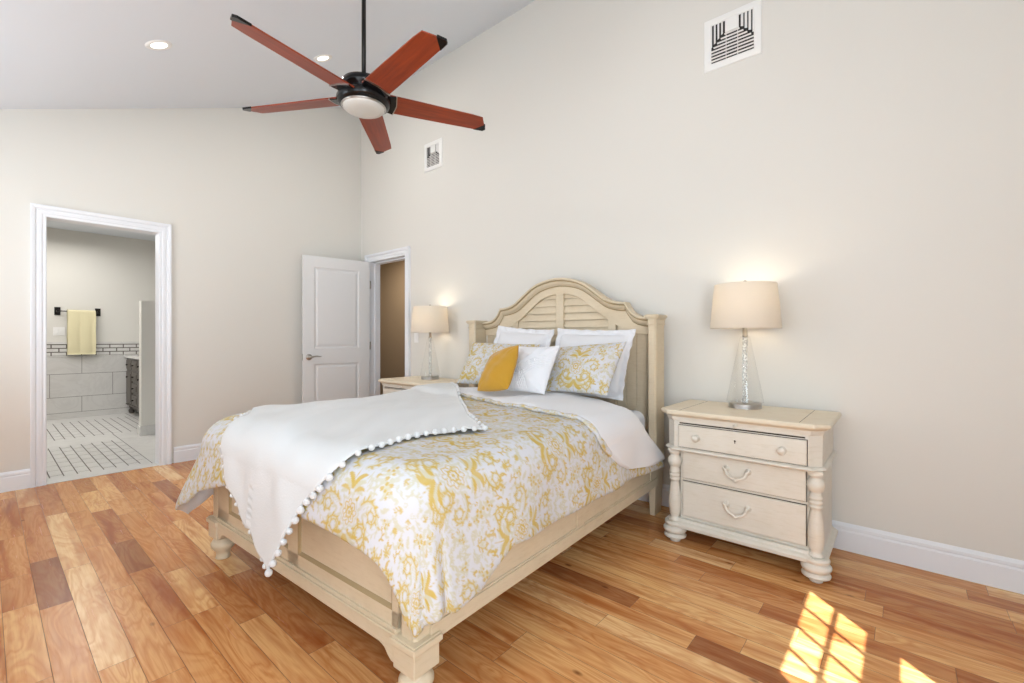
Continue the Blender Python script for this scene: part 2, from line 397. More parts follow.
# floor: individual boards of varied length, one surface
fb = MB(); tones = []; seeds = []
fb.add([(XL, YF, -0.02), (XR, YF, -0.02), (XR, YB, -0.02), (XL, YB, -0.02), (XL, YF, -0.0025), (XR, YF, -0.0025), (XR, YB, -0.0025), (XL, YB, -0.0025)],
       [(0, 3, 2, 1), (4, 5, 6, 7), (0, 1, 5, 4), (1, 2, 6, 5), (2, 3, 7, 6), (3, 0, 4, 7)], 1)
tones += [0] * 6; seeds += [0] * 6
BW = 0.0985; y = 0.147 - BW * 14
while y < YB:
    x = XL - random.uniform(0, 0.9)
    while x < XR:
        L = random.choice([0.38, 0.5, 0.62, 0.75, 0.9, 1.1]) * random.uniform(0.9, 1.1)
        x0, x1 = max(x, XL), min(x + L, XR); y0, y1 = max(y, YF), min(y + BW, YB)
        if x1 - x0 > 0.02 and y1 - y0 > 0.01:
            g = 0.0007
            fb.add([(x0 + g, y0 + g, 0), (x1 - g, y0 + g, 0), (x1 - g, y1 - g, 0), (x0 + g, y1 - g, 0)], [(0, 1, 2, 3)], 0)
            tn = random.betavariate(1.5, 1.3)
            tones.append(tn); seeds.append(random.random())
        x += L
    y += BW
fl = fb.build('floor', [M['floor'], M['floor_gap']], fix=False)
for k, arr in (('tone', tones), ('seed', seeds)):
    a = fl.data.attributes.new(k, 'FLOAT', 'FACE'); a.data.foreach_set('value', arr)
struct(fl)

# ceiling slab (one slope rising towards the headboard wall)
c = MB(); c.prism([(YF - T, ceil_z(YF - T)), (YB + T, ceil_z(YB + T)), (YB + T, ceil_z(YB + T) + 0.1), (YF - T, ceil_z(YF - T) + 0.1)], XL - T, XR + T, axis='x')
struct(c.build('ceiling', M['ceiling']))

# far wall with bathroom doorway
def wall_x(name, x0, x1, openings):
    m = MB()
    ys = sorted([YF - T, YB + T] + [v for o in openings for v in o[:2]])
    for a, b in zip(ys[:-1], ys[1:]):
        op = [o for o in openings if o[0] <= (a + b) / 2 <= o[1]]
        top = lambda q: ceil_z(q)
        if not op: m.prism([(a, -0.02), (b, -0.02), (b, top(b)), (a, top(a))], x0, x1, axis='x')
        else:
            o = op[0]
            if o[2] > 0: m.box(x0, x1, a, b, -0.02, o[2])
            m.prism([(a, o[3]), (b, o[3]), (b, top(b)), (a, top(a))], x0, x1, axis='x')
    return struct(m.build(name, M['wall']))
wall_x('wall_left', XL - T, XL, [(BD0 - 0.015, BD1 + 0.015, 0, BDH + 0.015)])
W1 = dict(y0=0.46, y1=1.11, z0=1.52, z1=2.50)     # sash window the sun comes through
wall_x('wall_right', XR, XR + T, [(-1.0, 0.10, 0.35, 2.15), (W1['y0'] - 0.26, W1['y1'] + 0.26, W1['z0'] - 0.26, W1['z1'] + 0.26)])
def wall_y(name, y0, y1, x0, x1, openings, h):
    m = MB(); xs = sorted([x0, x1] + [v for o in openings for v in o[:2]])
    for a, b in zip(xs[:-1], xs[1:]):
        op = [o for o in openings if o[0] <= (a + b) / 2 <= o[1]]
        if not op: m.box(a, b, y0, y1, -0.02, h)
        else:
            if op[0][2] > 0: m.box(a, b, y0, y1, -0.02, op[0][2])
            m.box(a, b, y0, y1, op[0][3], h)
    return struct(m.build(name, M['wall']))
wall_y('wall_back', YB, YB + T, XL, XR, [(HD0 - 0.015, HD1 + 0.015, 0, HDH + 0.015)], ceil_z(YB))
wall_y('wall_front', YF - T, YF, XL, XR, [(-1.6, 0.0, 0.4, 2.1), (-4.35, -3.05, 0.4, 2.1)], ceil_z(YF))

# windows out of view: sash one follows the sun patch, the rest added for light
def window(name, axis, pos, a0, a1, z0, z1, rows, cols, split=True, bar=0.012, frame=0.03, gapz=None, F=0.14):
    m = MB(); g = MB()
    def bx(mb, u0, u1, w0, w1, d0, d1):
        if axis == 'x': mb.box(pos + d0, pos + d1, u0, u1, w0, w1)
        else: mb.box(u0, u1, pos + d0, pos + d1, w0, w1)
    sashes = [(z0, z1)] if not split else [(z0, (z0 + z1) / 2 - gapz / 2), ((z0 + z1) / 2 + gapz / 2, z1)]
    bx(m, a0 - F, a0, z0 - F, z1 + F, -0.01, 0.01); bx(m, a1, a1 + F, z0 - F, z1 + F, -0.01, 0.01)
    bx(m, a0, a1, z0 - F, z0, -0.01, 0.01); bx(m, a0, a1, z1, z1 + F, -0.01, 0.01)
    if split: bx(m, a0, a1, sashes[0][1], sashes[1][0], -0.01, 0.01)
    for s0, s1 in sashes:
        for k in range(1, cols): u = a0 + (a1 - a0) * k / cols; bx(m, u - bar / 2, u + bar / 2, s0, s1, -0.006, 0.006)
        for k in range(1, rows): v = s0 + (s1 - s0) * k / rows; bx(m, a0, a1, v - bar / 2 * 1.6, v + bar / 2 * 1.6, -0.006, 0.006)
    bx(g, a0, a1, z0, z1, -0.001, 0.001)
    o = struct(m.build(name, M['trim'])); g.build('pane', M['pane'], o)
    return o
window('window_1', 'x', XR + 0.011, W1['y0'], W1['y1'], W1['z0'], W1['z1'], 2, 4, True, gapz=0.15, F=0.26)
window('added_window_2', 'x', XR + 0.06, -1.0 + 0.14, 0.10 - 0.14, 0.35 + 0.14, 2.15 - 0.14, 3, 3, False)  # unseen, added beside the right-hand fill
window('added_window_3', 'y', YF - 0.06, -1.6 + 0.14, 0.0 - 0.14, 0.54, 1.96, 3, 4, False)  # unseen front windows, added as a source for the room's light
window('added_window_4', 'y', YF - 0.06, -4.35 + 0.14, -3.05 - 0.14, 0.54, 1.96, 3, 3, False)

# baseboards
BP = [(0, 0), (0.016, 0), (0.016, 0.098), (0.013, 0.104), (0.010, 0.107), (0.014, 0.111), (0.0135, 0.125), (0.008, 0.134), (0.004, 0.140), (0, 0.140)]
def baseboard(name, segs):
    m = MB()
    for axis, pos, sgn, a, b in segs:
        for i, t in enumerate((a, b)): pass
        if axis == 'y': rings = [[(t, pos + sgn * d, z) for d, z in BP] for t in (a, b)]
        else: rings = [[(pos + sgn * d, t, z) for d, z in BP] for t in (a, b)]
        m.sweep(rings)
    return struct(m.build(name, M['trim']))
CW = 0.085
baseboard('baseboard_back', [('y', YB, -1, HD1 + CW, XR)])
baseboard('baseboard_left', [('x', XL, 1, YF, BD0 - CW), ('x', XL, 1, BD1 + CW + 0.02, YB)])
baseboard('baseboard_right', [('x', XR, -1, YF, YB)])
baseboard('baseboard_front', [('y', YF, 1, XL, XR)])

# door casings: mitred moulding + jamb lining
CP = [(0.0, 0.0), (0.0, 0.010), (0.006, 0.014), (0.014, 0.012), (0.022, 0.012), (0.026, 0.017), (0.044, 0.018), (0.048, 0.014), (0.056, 0.014), (0.060, 0.022), (0.076, 0.026), (0.085, 0.026), (0.085, 0.0)]
def casing(name, axis, pos, sgn, a0, a1, h, depth, stop, cw=0.085):
    m = MB(); k = cw / 0.085
    pts = [((a0, 0), (-1, 0)), ((a0, h), (-1, 1)), ((a1, h), (1, 1)), ((a1, 0), (1, 0))]
    rings = []
    for (u, z), (du, dz) in pts:
        ring = []
        for o, d in CP:
            uu, zz = u + du * o * k, z + dz * o * k
            ring.append((pos + sgn * d, uu, zz) if axis == 'x' else (uu, pos + sgn * d, zz))
        rings.append(ring)
    m.sweep(rings)
    # jamb lining with stop
    def bx(u0, u1, z0, z1, d0, d1):
        d0, d1 = pos - sgn * d0, pos - sgn * d1
        if axis == 'x': m.box(d0, d1, u0, u1, z0, z1)
        else: m.box(u0, u1, d0, d1, z0, z1)
    t = 0.013
    bx(a0 - t, a0, 0, h + t, 0, depth); bx(a1, a1 + t, 0, h + t, 0, depth); bx(a0, a1, h, h + t, 0, depth)
    s = 0.014
    if stop: bx(a0, a0 + s, 0, h, depth * 0.45, depth); bx(a1 - s, a1, 0, h, depth * 0.45, depth); bx(a0, a1, h - s, h, depth * 0.45, depth)
    return struct(m.build(name, M['trim']))
casing('trim_1', 'x', XL, 1, BD0, BD1, BDH, T, 0)
casing('trim_2', 'y', YB, -1, HD0, HD1, HDH, T, 1)

# ------------------------------------------------------------------ open panelled door
DW, DH, DT = 0.728, 1.982, 0.035
dang = math.atan2(2.19 - 2.915, -4.80 + 4.695)      # direction of the open leaf
door = MB()
def panel_face(mb, xs, zs, panels, yf, s):
    """flat skin with recessed raised-field panels; s = outward direction"""
    x0, x1 = xs; z0, z1 = zs
    gx = [x0] + sorted({v for p in panels for v in (p[0], p[1])}) + [x1]
    gz = [z0] + sorted({v for p in panels for v in (p[2], p[3])}) + [z1]
    for i in range(len(gx) - 1):
        for j in range(len(gz) - 1):
            cx, cz = (gx[i] + gx[i + 1]) / 2, (gz[j] + gz[j + 1]) / 2
            hit = [p for p in panels if p[0] < cx < p[1] and p[2] < cz < p[3]]
            if not hit:
                mb.add([(gx[i], yf, gz[j]), (gx[i + 1], yf, gz[j]), (gx[i + 1], yf, gz[j + 1]), (gx[i], yf, gz[j + 1])], [(0, 1, 2, 3)])
    for p in panels:
        prev = None
        for ins, dep in ((0, 0), (0.004, 0.007), (0.016, 0.010), (0.022, 0.010), (0.040, 0.003), (0.046, 0.003)):
            r = [(p[0] + ins, yf - s * dep, p[2] + ins), (p[1] - ins, yf - s * dep, p[2] + ins), (p[1] - ins, yf - s * dep, p[3] - ins), (p[0] + ins, yf - s * dep, p[3] - ins)]
            if prev: mb.add(prev + r, [(k, (k + 1) % 4, 4 + (k + 1) % 4, 4 + k) for k in range(4)])
            prev = r
        mb.add(prev, [(0, 1, 2, 3)])
pn = [(0.125, DW - 0.115, 0.20, 0.83), (0.125, DW - 0.115, 0.995, 1.865)]
for s in (-1, 1): panel_face(door, (0, DW), (0.008, DH), pn, s * DT / 2, s)
h = DT / 2
for (xa, xb, za, zb) in ((0, 0, 0.008, DH), (DW, DW, 0.008, DH)):
    door.add([(xa, -h, za), (xa, h, za), (xa, h, zb), (xa, -h, zb)], [(0, 1, 2, 3)])
for z in (0.008, DH): door.add([(0, -h, z), (DW, -h, z), (DW, h, z), (0, h, z)], [(0, 1, 2, 3)])
leaf = struct(door.build('door_1', M['door']))
bm = bmesh.new(); bm.from_mesh(leaf.data); bmesh.ops.remove_doubles(bm, verts=bm.verts, dist=1e-5); bmesh.ops.recalc_face_normals(bm, faces=bm.faces); bm.to_mesh(leaf.data); bm.free()
leaf.location = (-4.692, 2.905, 0); leaf.rotation_euler = (0, 0, dang)
# lever handle on both faces
for s in (-1, 1):
    hd = MB()
    hd.lathe([(0.0, 0), (0.033, 0), (0.033, 0.006), (0.028, 0.012), (0.012, 0.016), (0.0105, 0.045), (0.0, 0.046)], axis='y', cap=False)
    hd.tube([(0, 0.040, 0), (-0.012, 0.045, 0.001), (-0.04, 0.046, 0.006), (-0.07, 0.045, 0.009), (-0.095, 0.044, 0.004), (-0.115, 0.043, 0.006)], [0.009, 0.010, 0.008, 0.007, 0.006, 0.0035], 10)
    o = hd.build('door_handle', M['nickel'], leaf); o.location = (DW - 0.06, s * h, 0.905)
    o.scale = (1, s, 1)
    o['label'] = 'nickel lever handle'
lt = MB(); lt.box(DW - 0.0005, DW + 0.002, -0.012, 0.012, 0.87, 0.94); lt.build('latch_plate', M['nickel'], leaf)
for z in (0.25, 1.02, 1.72):
    hg = MB(); hg.lathe([(0.007, -0.045), (0.007, 0.045)], c=(-0.008, h * 1.0, z), n=12); hg.box(-0.006, 0.0, -0.014, h, z - 0.045, z + 0.045)
    hg.build('hinge', M['nickel'], leaf)

# ------------------------------------------------------------------ hallway beyond the open door
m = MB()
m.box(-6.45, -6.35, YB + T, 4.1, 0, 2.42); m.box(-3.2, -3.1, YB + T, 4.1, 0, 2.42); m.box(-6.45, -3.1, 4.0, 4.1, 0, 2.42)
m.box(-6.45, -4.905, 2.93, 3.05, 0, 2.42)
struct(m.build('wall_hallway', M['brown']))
m = MB(); m.box(-6.45, -3.1, YB + T, 4.1, 2.42, 2.5); struct(m.build('ceiling_hallway', M['ceiling']))
m = MB(); m.box(-6.45, -3.1, YB, 4.1, -0.06, -0.001); struct(m.build('floor_hallway', M['floor_gap']))

# ------------------------------------------------------------------ bathroom beyond the left doorway
BX0, BX1, BY0, BY1 = -8.75, XL - T, -0.9, 2.6
m = MB()
m.box(BX0 - 0.1, BX0, BY0, BY1, -0.05, 2.62); m.box(BX0 - 0.1, BX1, BY0 - 0.1, BY0, -0.05, 2.62); m.box(BX0 - 0.1, BX1, BY1, BY1 + 0.1, -0.05, 2.62); m.box(BX1 - 0.02, BX1, BY0, BY1, 2.12, 2.62)
struct(m.build('wall_bathroom', M['wall']))
m = MB(); m.box(BX0 - 0.1, BX1, BY0 - 0.1, BY1 + 0.1, 2.6, 2.7); struct(m.build('ceiling_bathroom', M['ceiling']))
# tiled wainscot: base course, three courses of marble, mosaic band, cap
m = MB()
m.box(BX0, BX0 + 0.014, BY0, BY1, 0, 0.078, 0)
zz = [(0.082, 0.292, 0.90), (0.297, 0.610, 0.583), (0.615, 0.850, 0.90)]
for z0, z1, j in zz:
    yk = j - 0.645 * 4
    while yk < BY1:
        a, b = max(yk, BY0), min(yk + 0.640, BY1)
        if b > a: m.box(BX0, BX0 + 0.012, a, b, z0, z1, 0)
        yk += 0.645
m.box(BX0, BX0 + 0.009, BY0, BY1, 0, 1.03, 2)
z = 0.868; k = 0
while z < 1.02:
    yk = BY0 + (k % 2) * 0.075
    while yk < BY1:
        m.box(BX0, BX0 + 0.013, yk, min(yk + 0.138, BY1), z, z + 0.040, 0); yk += 0.150
    z += 0.052; k += 1
m.box(BX0, BX0 + 0.020, BY0, BY1, 0.851, 0.864, 0); m.box(BX0, BX0 + 0.022, BY0, BY1, 1.024, 1.055, 0)
M['grout'] = mat('dark_grout', lin(98, 90, 84), 0.8)
struct(m.build('trim_tile_wainscot', [M['marble'], M['wall'], M['grout']]))
m = MB()
m.box(BX0, BX1, BY0, BY1, -0.03, -0.002, 1)
m.box(BX1, XL - 0.0, BD0, BD1, -0.03, 0.003, 0)       # marble threshold
def inset(x0, x1, y0, y1):
    """mosaic field of small bars with dark grout"""
    y = y0; k = 0
    while y < y1 - 1e-6:
        x = x0 - (k % 2) * 0.10
        while x < x1:
            a, b = max(x, x0), min(x + 0.194, x1)
            if b - a > 0.01: m.box(a, b, y + 0.004, min(y + 0.076, y1), -0.002, 0.0, 0)
            x += 0.206
        y += 0.080; k += 1
def slab(x0, x1, y0, y1): m.box(x0 + 0.001, x1 - 0.001, y0 + 0.001, y1 - 0.001, -0.002, 0.0, 0)
inset(-6.50, -5.10, -0.70, 0.97); inset(-8.35, -6.95, -0.70, 1.36)
slab(-5.10, BX1, BY0, 0.97); slab(-6.95, -6.50, BY0, 0.97); slab(BX0, -8.35, BY0, 1.36); slab(-6.50, BX1, 0.975, BY1); slab(-6.95, -6.505, 0.975, BY1); slab(-8.35, -6.955, 1.365, BY1)
slab(-8.35, BX1, BY0, -0.70); slab(BX0, -8.355, 1.365, BY1)
struct(m.build('floor_bathroom', [M['marble_matt'], M['grout']]))
# half-height wall with tile base
m = MB(); m.box(-6.67, -6.55, 1.165, BY1, 0, 1.53); pw = struct(m.build('wall_partition', M['wall']))
m = MB(); m.box(-6.685, -6.535, 1.150, BY1, 0, 0.109); struct(m.build('baseboard_partition', M['marble'], bevel=0.004))

# vanity cabinet
v = thing('bathroom_vanity', 'dark grey-brown bathroom vanity cabinet beyond the left doorway, partly behind the half wall', 'cabinet', (-8.70, 1.38, 0))
m = MB(); m.box(0, 1.5, 0.0, 0.55, 0.13, 0.82); m.box(-0.005, 1.505, -0.014, 0.02, 0.13, 0.155); m.box(0.03, 1.48, 0.05, 0.52, 0.06, 0.13)
m.build('body', M['vanity'], v, bevel=0.003)
for x in (0.05, 1.45):
    m = MB(); m.lathe([(0.0, 0), (0.022, 0), (0.034, 0.02), (0.036, 0.05), (0.022, 0.075), (0.03, 0.10), (0.03, 0.13)], c=(x, 0.045, 0), n=20); m.build('foot', M['vanity'], v)
m = MB(); m.box(-0.02, 1.52, -0.035, 0.57, 0.82, 0.852); m.build('worktop', M['marble'], v, bevel=0.004)
for i, (x0, x1) in enumerate(((0.06, 0.40), (0.43, 0.77), (0.80, 1.14), (1.17, 1.46))):
    for (z0, z1, kind) in (((0.66, 0.79, 'drawer'), (0.17, 0.63, 'cabinet_door')) if i % 2 == 0 else ((0.66, 0.79, 'drawer'), (0.50, 0.63, 'drawer'), (0.34, 0.47, 'drawer'), (0.17, 0.31, 'drawer'))):
        m = MB(); m.box(x0, x1, -0.018, 0.0, z0, z1); m.box(x0 + 0.03, x1 - 0.03, -0.024, -0.016, z0 + 0.03, z1 - 0.03)
        d = m.build(kind, M['vanity'], v, bevel=0.002)
        m = MB(); m.lathe([(0.004, -0.024), (0.005, -0.036), (0.013, -0.040), (0.014, -0.048), (0.0, -0.052)], c=((x0 + x1) / 2, 0, (z0 + z1) / 2 if kind == 'drawer' else z1 - 0.08), axis='y', n=14)
        m.build('knob', M['bronze'], d)
# towel bar, towel, switches
tb = thing('towel_bar', 'dark bronze towel bar with square end plates on bathroom wall', 'towel bar', (BX0, 0.86, 1.475))
for s in (-1, 1):
    m = MB(); m.box(0, 0.008, s * 0.205 - 0.03, s * 0.205 + 0.03, -0.055, 0.055); m.box(0.006, 0.075, s * 0.205 - 0.012, s * 0.205 + 0.012, -0.012, 0.012); m.build('end_plate', M['bronze'], tb, bevel=0.002)
m = MB(); m.box(0.055, 0.070, -0.205, 0.205, -0.007, 0.007); m.build('bar', M['bronze'], tb)
nu, nv = 24, 60; P = []
for layer in (0, 1):
    for i in range(nu):
        yy = 0.745 + 0.290 * i / (nu - 1)
        for j in range(nv):
            s = (j / (nv - 1)) * 1.22 - 0.60          # arc length, front +, back -
            r = 0.016 + layer * 0.007
            if abs(s) < 0.025: ang = s / 0.025 * PI / 2; px = 0.0625 + r * math.sin(ang); pz = r * math.cos(ang)
            else: px = 0.0625 + math.copysign(r, s); pz = -(abs(s) - 0.025)
            if s > 0: px += 0.012 * abs(math.sin(i / (nu - 1) * PI * 2.3)) * min(1, s / 0.3) + (0.004 if -0.56 < -s < -0.46 else 0)
            P.append((BX0 + px, yy + 0.002 * math.sin(j * 0.4), 1.475 + pz))
q = np.concatenate([gridquads(nu, nv), gridquads(nu, nv, nu * nv, True)])
edge = []
N_ = nu * nv
for j in range(nv - 1): edge += [(j + 1, j, N_ + j, N_ + j + 1), ((nu - 1) * nv + j, (nu - 1) * nv + j + 1, N_ + (nu - 1) * nv + j + 1, N_ + (nu - 1) * nv + j)]
for i in range(nu - 1): edge += [(i * nv, (i + 1) * nv, N_ + (i + 1) * nv, N_ + i * nv), ((i + 1) * nv + nv - 1, i * nv + nv - 1, N_ + i * nv + nv - 1, N_ + (i + 1) * nv + nv - 1)]
tw = npmesh('bath_towel', P, np.concatenate([q, np.array(edge)]), [M['towel']])
tag(tw, 'pale yellow bath towel folded over the dark bronze towel bar', 'towel')
def switch_plate(loc, rot, gang, label, grp=None):
    t = thing('light_switch', label, 'light switch', loc, rot)
    m = MB(); wd = 0.035 + 0.023 * (gang - 1); m.box(-wd, wd, 0, 0.006, -0.057, 0.057); m.build('wall_plate', M['plastic'], t, bevel=0.002)
    for k in range(gang):
        x = (k - (gang - 1) / 2) * 0.046; m = MB(); m.box(x - 0.016, x + 0.016, 0.004, 0.0095, -0.033, 0.033); m.build('rocker', M['plastic'], t, bevel=0.0015)
    return t
switch_plate((BX0, 0.672, 1.20), -PI / 2, 2, 'white double light switch on bathroom wall left of the yellow towel')
switch_plate((-3.835, YB, 1.115), PI, 1, 'small white light switch on headboard wall behind the far lamp')
# ------------------------------------------------------------------ wall registers
def register(label, cx, cz, W, H_):
    t = thing('wall_vent', label, 'air vent', (cx, YB, cz), PI)     # local +y points into the room, +x towards the left of the picture
    hw, hh = W / 2, H_ / 2; f = 0.042
    m = MB()
    prev = None
    for ins, d in ((0, 0.0), (0, 0.004), (0.004, 0.008), (f - 0.006, 0.010), (f, 0.006), (f, 0.0)):
        r = [(-hw + ins, d, -hh + ins), (hw - ins, d, -hh + ins), (hw - ins, d, hh - ins), (-hw + ins, d, hh - ins)]
        if prev: m.add(prev + r, [(k, (k + 1) % 4, 4 + (k + 1) % 4, 4 + k) for k in range(4)])
        prev = r
    m.build('frame', M['plastic'], t)
    m = MB(); m.box(-hw + f, hw - f, 0.0005, 0.0015, -hh + f, hh - f); m.build('duct', M['dark'], t)
    iw, ih = hw - f, hh - f
    m = MB(); m.box(-0.038, 0.038, 0.003, 0.010, ih - 0.075, ih); m.build('centre_plate', M['plastic'], t, bevel=0.001)
    def blade(pts, tilt):
        """a louvre strip from p to q, leaning by tilt"""
        mb = MB(); (x0, z0), (x1, z1) = pts
        dx, dz = tilt
        a = [(x0, 0.0085, z0), (x1, 0.0085, z1), (x1 + dx, 0.002, z1 + dz), (x0 + dx, 0.002, z0 + dz)]
        b = [(p[0], p[1] + 0.0015, p[2]) for p in a]
        mb.add(a + b, [(0, 1, 2, 3), (7, 6, 5, 4), (0, 4, 5, 1), (1, 5, 6, 2), (2, 6, 7, 3), (3, 7, 4, 0)])
        return mb
    n = 8; st = (2 * ih - 0.075) / n
    for k in range(n):
        z = ih - 0.075 - k * st - 0.004
        half = min(iw, 0.038 + (k + 0.2) * 0.021)
        blade([(-half, z), (half, z)], (0, -st * 0.30)).build('louvre', M['plastic'], t)
        if k < 4:
            for s in (-1, 1):
                x = s * (0.038 + 0.021 * k + 0.012)
                blade([(x, ih), (x, z + 0.002)], (s * 0.012, 0)).build('side_louvre', M['plastic'], t)
    m = MB(); m.box(-0.0335, -0.0315, 0.002, 0.0105, -ih, ih - 0.075); m.box(0.0315, 0.0335, 0.002, 0.0105, -ih, ih - 0.075); m.build('spacer', M['plastic'], t)
    return t
register('white square louvred air vent high on headboard wall at upper right', -0.783, 2.908, 0.322, 0.318)
register('small white air vent high on headboard wall behind the ceiling fan', -3.565, 2.928, 0.272, 0.285)

# ------------------------------------------------------------------ recessed downlights
ca = math.atan(0.391)
for (x, y, lab) in ((-3.654, 0.738, 'round white recessed ceiling light left of the fan'), (-3.654, 1.833, 'round white recessed ceiling light just above a fan blade')):
    t = thing('recessed_light', lab, 'ceiling light', (x, y, ceil_z(y)), 0); t.rotation_euler = (ca, 0, 0)
    m = MB(); m.lathe([(0.046, 0.0), (0.048, -0.004), (0.056, -0.007), (0.072, -0.005), (0.076, 0.0)], n=40, cap=False); m.build('trim_ring', M['plastic'], t)
    m = MB(); m.lathe([(0.0, -0.003), (0.047, -0.003), (0.047, 0.0)], n=32, cap=False); m.build('lens', M['downlight'], t)

for (x, y) in ((-3.654, 0.738), (-3.654, 1.833), (-1.2, 1.833), (-1.2, 0.738), (-1.2, -0.40), (-3.654, -0.40)):
    if x > -2 or y < 0:  # out-of-frame fittings, added only to brighten the room
        t = thing('recessed_light', 'added recessed ceiling light out of frame, there to fill the room with light', 'ceiling light', (x, y, ceil_z(y)), 0, 'added fill downlights out of frame'); t.rotation_euler = (ca, 0, 0)
        m = MB(); m.lathe([(0.046, 0.0), (0.048, -0.004), (0.056, -0.007), (0.072, -0.005), (0.076, 0.0)], n=40, cap=False); m.build('trim_ring', M['plastic'], t)
        m = MB(); m.lathe([(0.0, -0.003), (0.047, -0.003), (0.047, 0.0)], n=32, cap=False); m.build('lens', M['downlight'], t)
    d = bpy.data.lights.new('downlight', 'AREA'); d.shape = 'DISK'; d.size = 0.09; d.energy = 5.0 if x < -2 else 1.5; d.color = (1.0, 0.96, 0.91)  # disc lamp under the seen fittings and the added ones alike
    o = bpy.data.objects.new('downlight', d); COL.objects.link(o); o.location = (x, y, ceil_z(y) - 0.02); o.rotation_euler = (ca, 0, 0)
# ------------------------------------------------------------------ ceiling fan
fx, fy, fz = -2.410, 1.458, 2.518
fan = thing('ceiling_fan', 'ceiling fan with five red cherry blades, black motor and white light bowl', 'ceiling fan', (fx, fy, fz))
top = ceil_z(fy) - fz
m = MB(); m.lathe([(0.0125, 0.09), (0.0125, top - 0.03)], n=20); m.build('downrod', M['bronze'], fan)
m = MB(); m.lathe([(0.02, top - 0.09), (0.045, top - 0.07), (0.065, top - 0.03), (0.068, top + 0.03)], n=32); m.build('canopy', M['bronze'], fan)
m = MB(); m.lathe([(0.0, 0.125), (0.02, 0.125), (0.028, 0.104), (0.085, 0.098), (0.118, 0.084), (0.124, 0.062), (0.124, 0.044), (0.10, 0.034), (0.10, 0.026)], n=48, cap=False)
m.lathe([(0.10, 0.012), (0.135, 0.006), (0.150, -0.008), (0.154, -0.026), (0.142, -0.046), (0.126, -0.054), (0.0, -0.054)], n=48, cap=False); m.build('motor_housing', M['black'], fan)
m = MB(); m.lathe([(0.098, 0.028), (0.104, 0.020), (0.098, 0.010)], n=40, cap=False); m.lathe([(0.124, -0.052), (0.128, -0.058), (0.118, -0.062)], n=48, cap=False); m.build('nickel_ring', M['nickel'], fan)
m = MB(); m.lathe([(0.118, -0.054), (0.117, -0.064), (0.108, -0.075), (0.080, -0.083), (0.042, -0.088), (0.0, -0.089)], n=48, cap=False); m.build('light_bowl', M['fan_bowl'], fan)
pitch = math.radians(PITCH)
for k in range(5):
    ang = math.radians(-78.3 + 72 * k)
    # blade outline (x along the radius, y across)
    out = [(0.125, -0.068), (0.30, -0.072), (0.66, -0.064), (0.735, -0.060), (0.755, -0.040), (0.715, 0.060), (0.66, 0.064), (0.30, 0.072), (0.125, 0.068)]
    m = MB()
    wood = [(0.13, -0.074), (0.30, -0.072), (0.66, -0.064), (0.728, -0.058), (0.763, 0.010), (0.71, 0.0625), (0.30, 0.072), (0.13, 0.074)]
    m.prism(wood, -0.004, 0.004); b = m.build('blade', M['cherry'], fan, bevel=0.0015)
    b.rotation_euler = Matrix.Rotation(ang, 3, 'Z').to_euler(); b.location = (0, 0, -0.006)
    b.rotation_euler = (Matrix.Rotation(ang, 3, 'Z') @ Matrix.Rotation(pitch, 3, 'X')).to_euler()
    m = MB(); m.prism([(0.705, 0.0645), (0.768, 0.062), (0.783, 0.045), (0.767, 0.003), (0.760, 0.003)], -0.006, 0.006); m.build('tip_cap', M['black'], b, bevel=0.0015)
    m = MB()
    m.prism([(0.08, -0.06), (0.12, -0.066), (0.175, -0.077), (0.182, -0.055), (0.188, 0.0), (0.182, 0.06), (0.175, 0.077), (0.12, 0.064), (0.08, 0.05)], -0.010, -0.003)
    m.build('blade_arm', M['black'], b, bevel=0.002)
    m = MB(); m.prism([(0.175, -0.0785), (0.180, -0.0785), (0.192, 0.0), (0.181, 0.0785), (0.176, 0.0785), (0.187, 0.0)], -0.011, -0.002); m.build('arm_edge', M['nickel'], b)

# ------------------------------------------------------------------ nightstand
def bez(pts, n=6):
    """smooth curve through points (Catmull-Rom)"""
    P_ = [Vector(p) for p in pts]; out = []
    for i in range(len(P_) - 1):
        p0, p1, p2, p3 = P_[max(i - 1, 0)], P_[i], P_[i + 1], P_[min(i + 2, len(P_) - 1)]
        for k in range(n):
            t = k / n
            out.append(0.5 * ((2 * p1) + (p2 - p0) * t + (2 * p0 - 5 * p1 + 4 * p2 - p3) * t * t + (3 * p1 - p0 - 3 * p2 + p3) * t ** 3))
    out.append(P_[-1]); return out
COLUMN = [(0.020, 0.112), (0.030, 0.114), (0.031, 0.124), (0.024, 0.130), (0.022, 0.138), (0.027, 0.150), (0.0315, 0.185), (0.033, 0.225), (0.0285, 0.275), (0.022, 0.318), (0.020, 0.330),
          (0.028, 0.336), (0.029, 0.344), (0.022, 0.350), (0.028, 0.356), (0.029, 0.364), (0.022, 0.370), (0.028, 0.376), (0.029, 0.384), (0.023, 0.390), (0.026, 0.398), (0.021, 0.404),
          (0.030, 0.414), (0.036, 0.432), (0.035, 0.450), (0.024, 0.466), (0.022, 0.474), (0.030, 0.480), (0.031, 0.490), (0.024, 0.496), (0.024, 0.508)]
BUN = [(0.020, 0.0), (0.026, 0.002), (0.028, 0.012), (0.022, 0.018), (0.040, 0.022), (0.056, 0.028), (0.058, 0.036), (0.050, 0.044), (0.042, 0.048), (0.054, 0.054), (0.060, 0.064), (0.061, 0.074), (0.054, 0.084), (0.044, 0.089), (0.050, 0.094), (0.054, 0.100), (0.053, 0.108), (0.046, 0.114)]
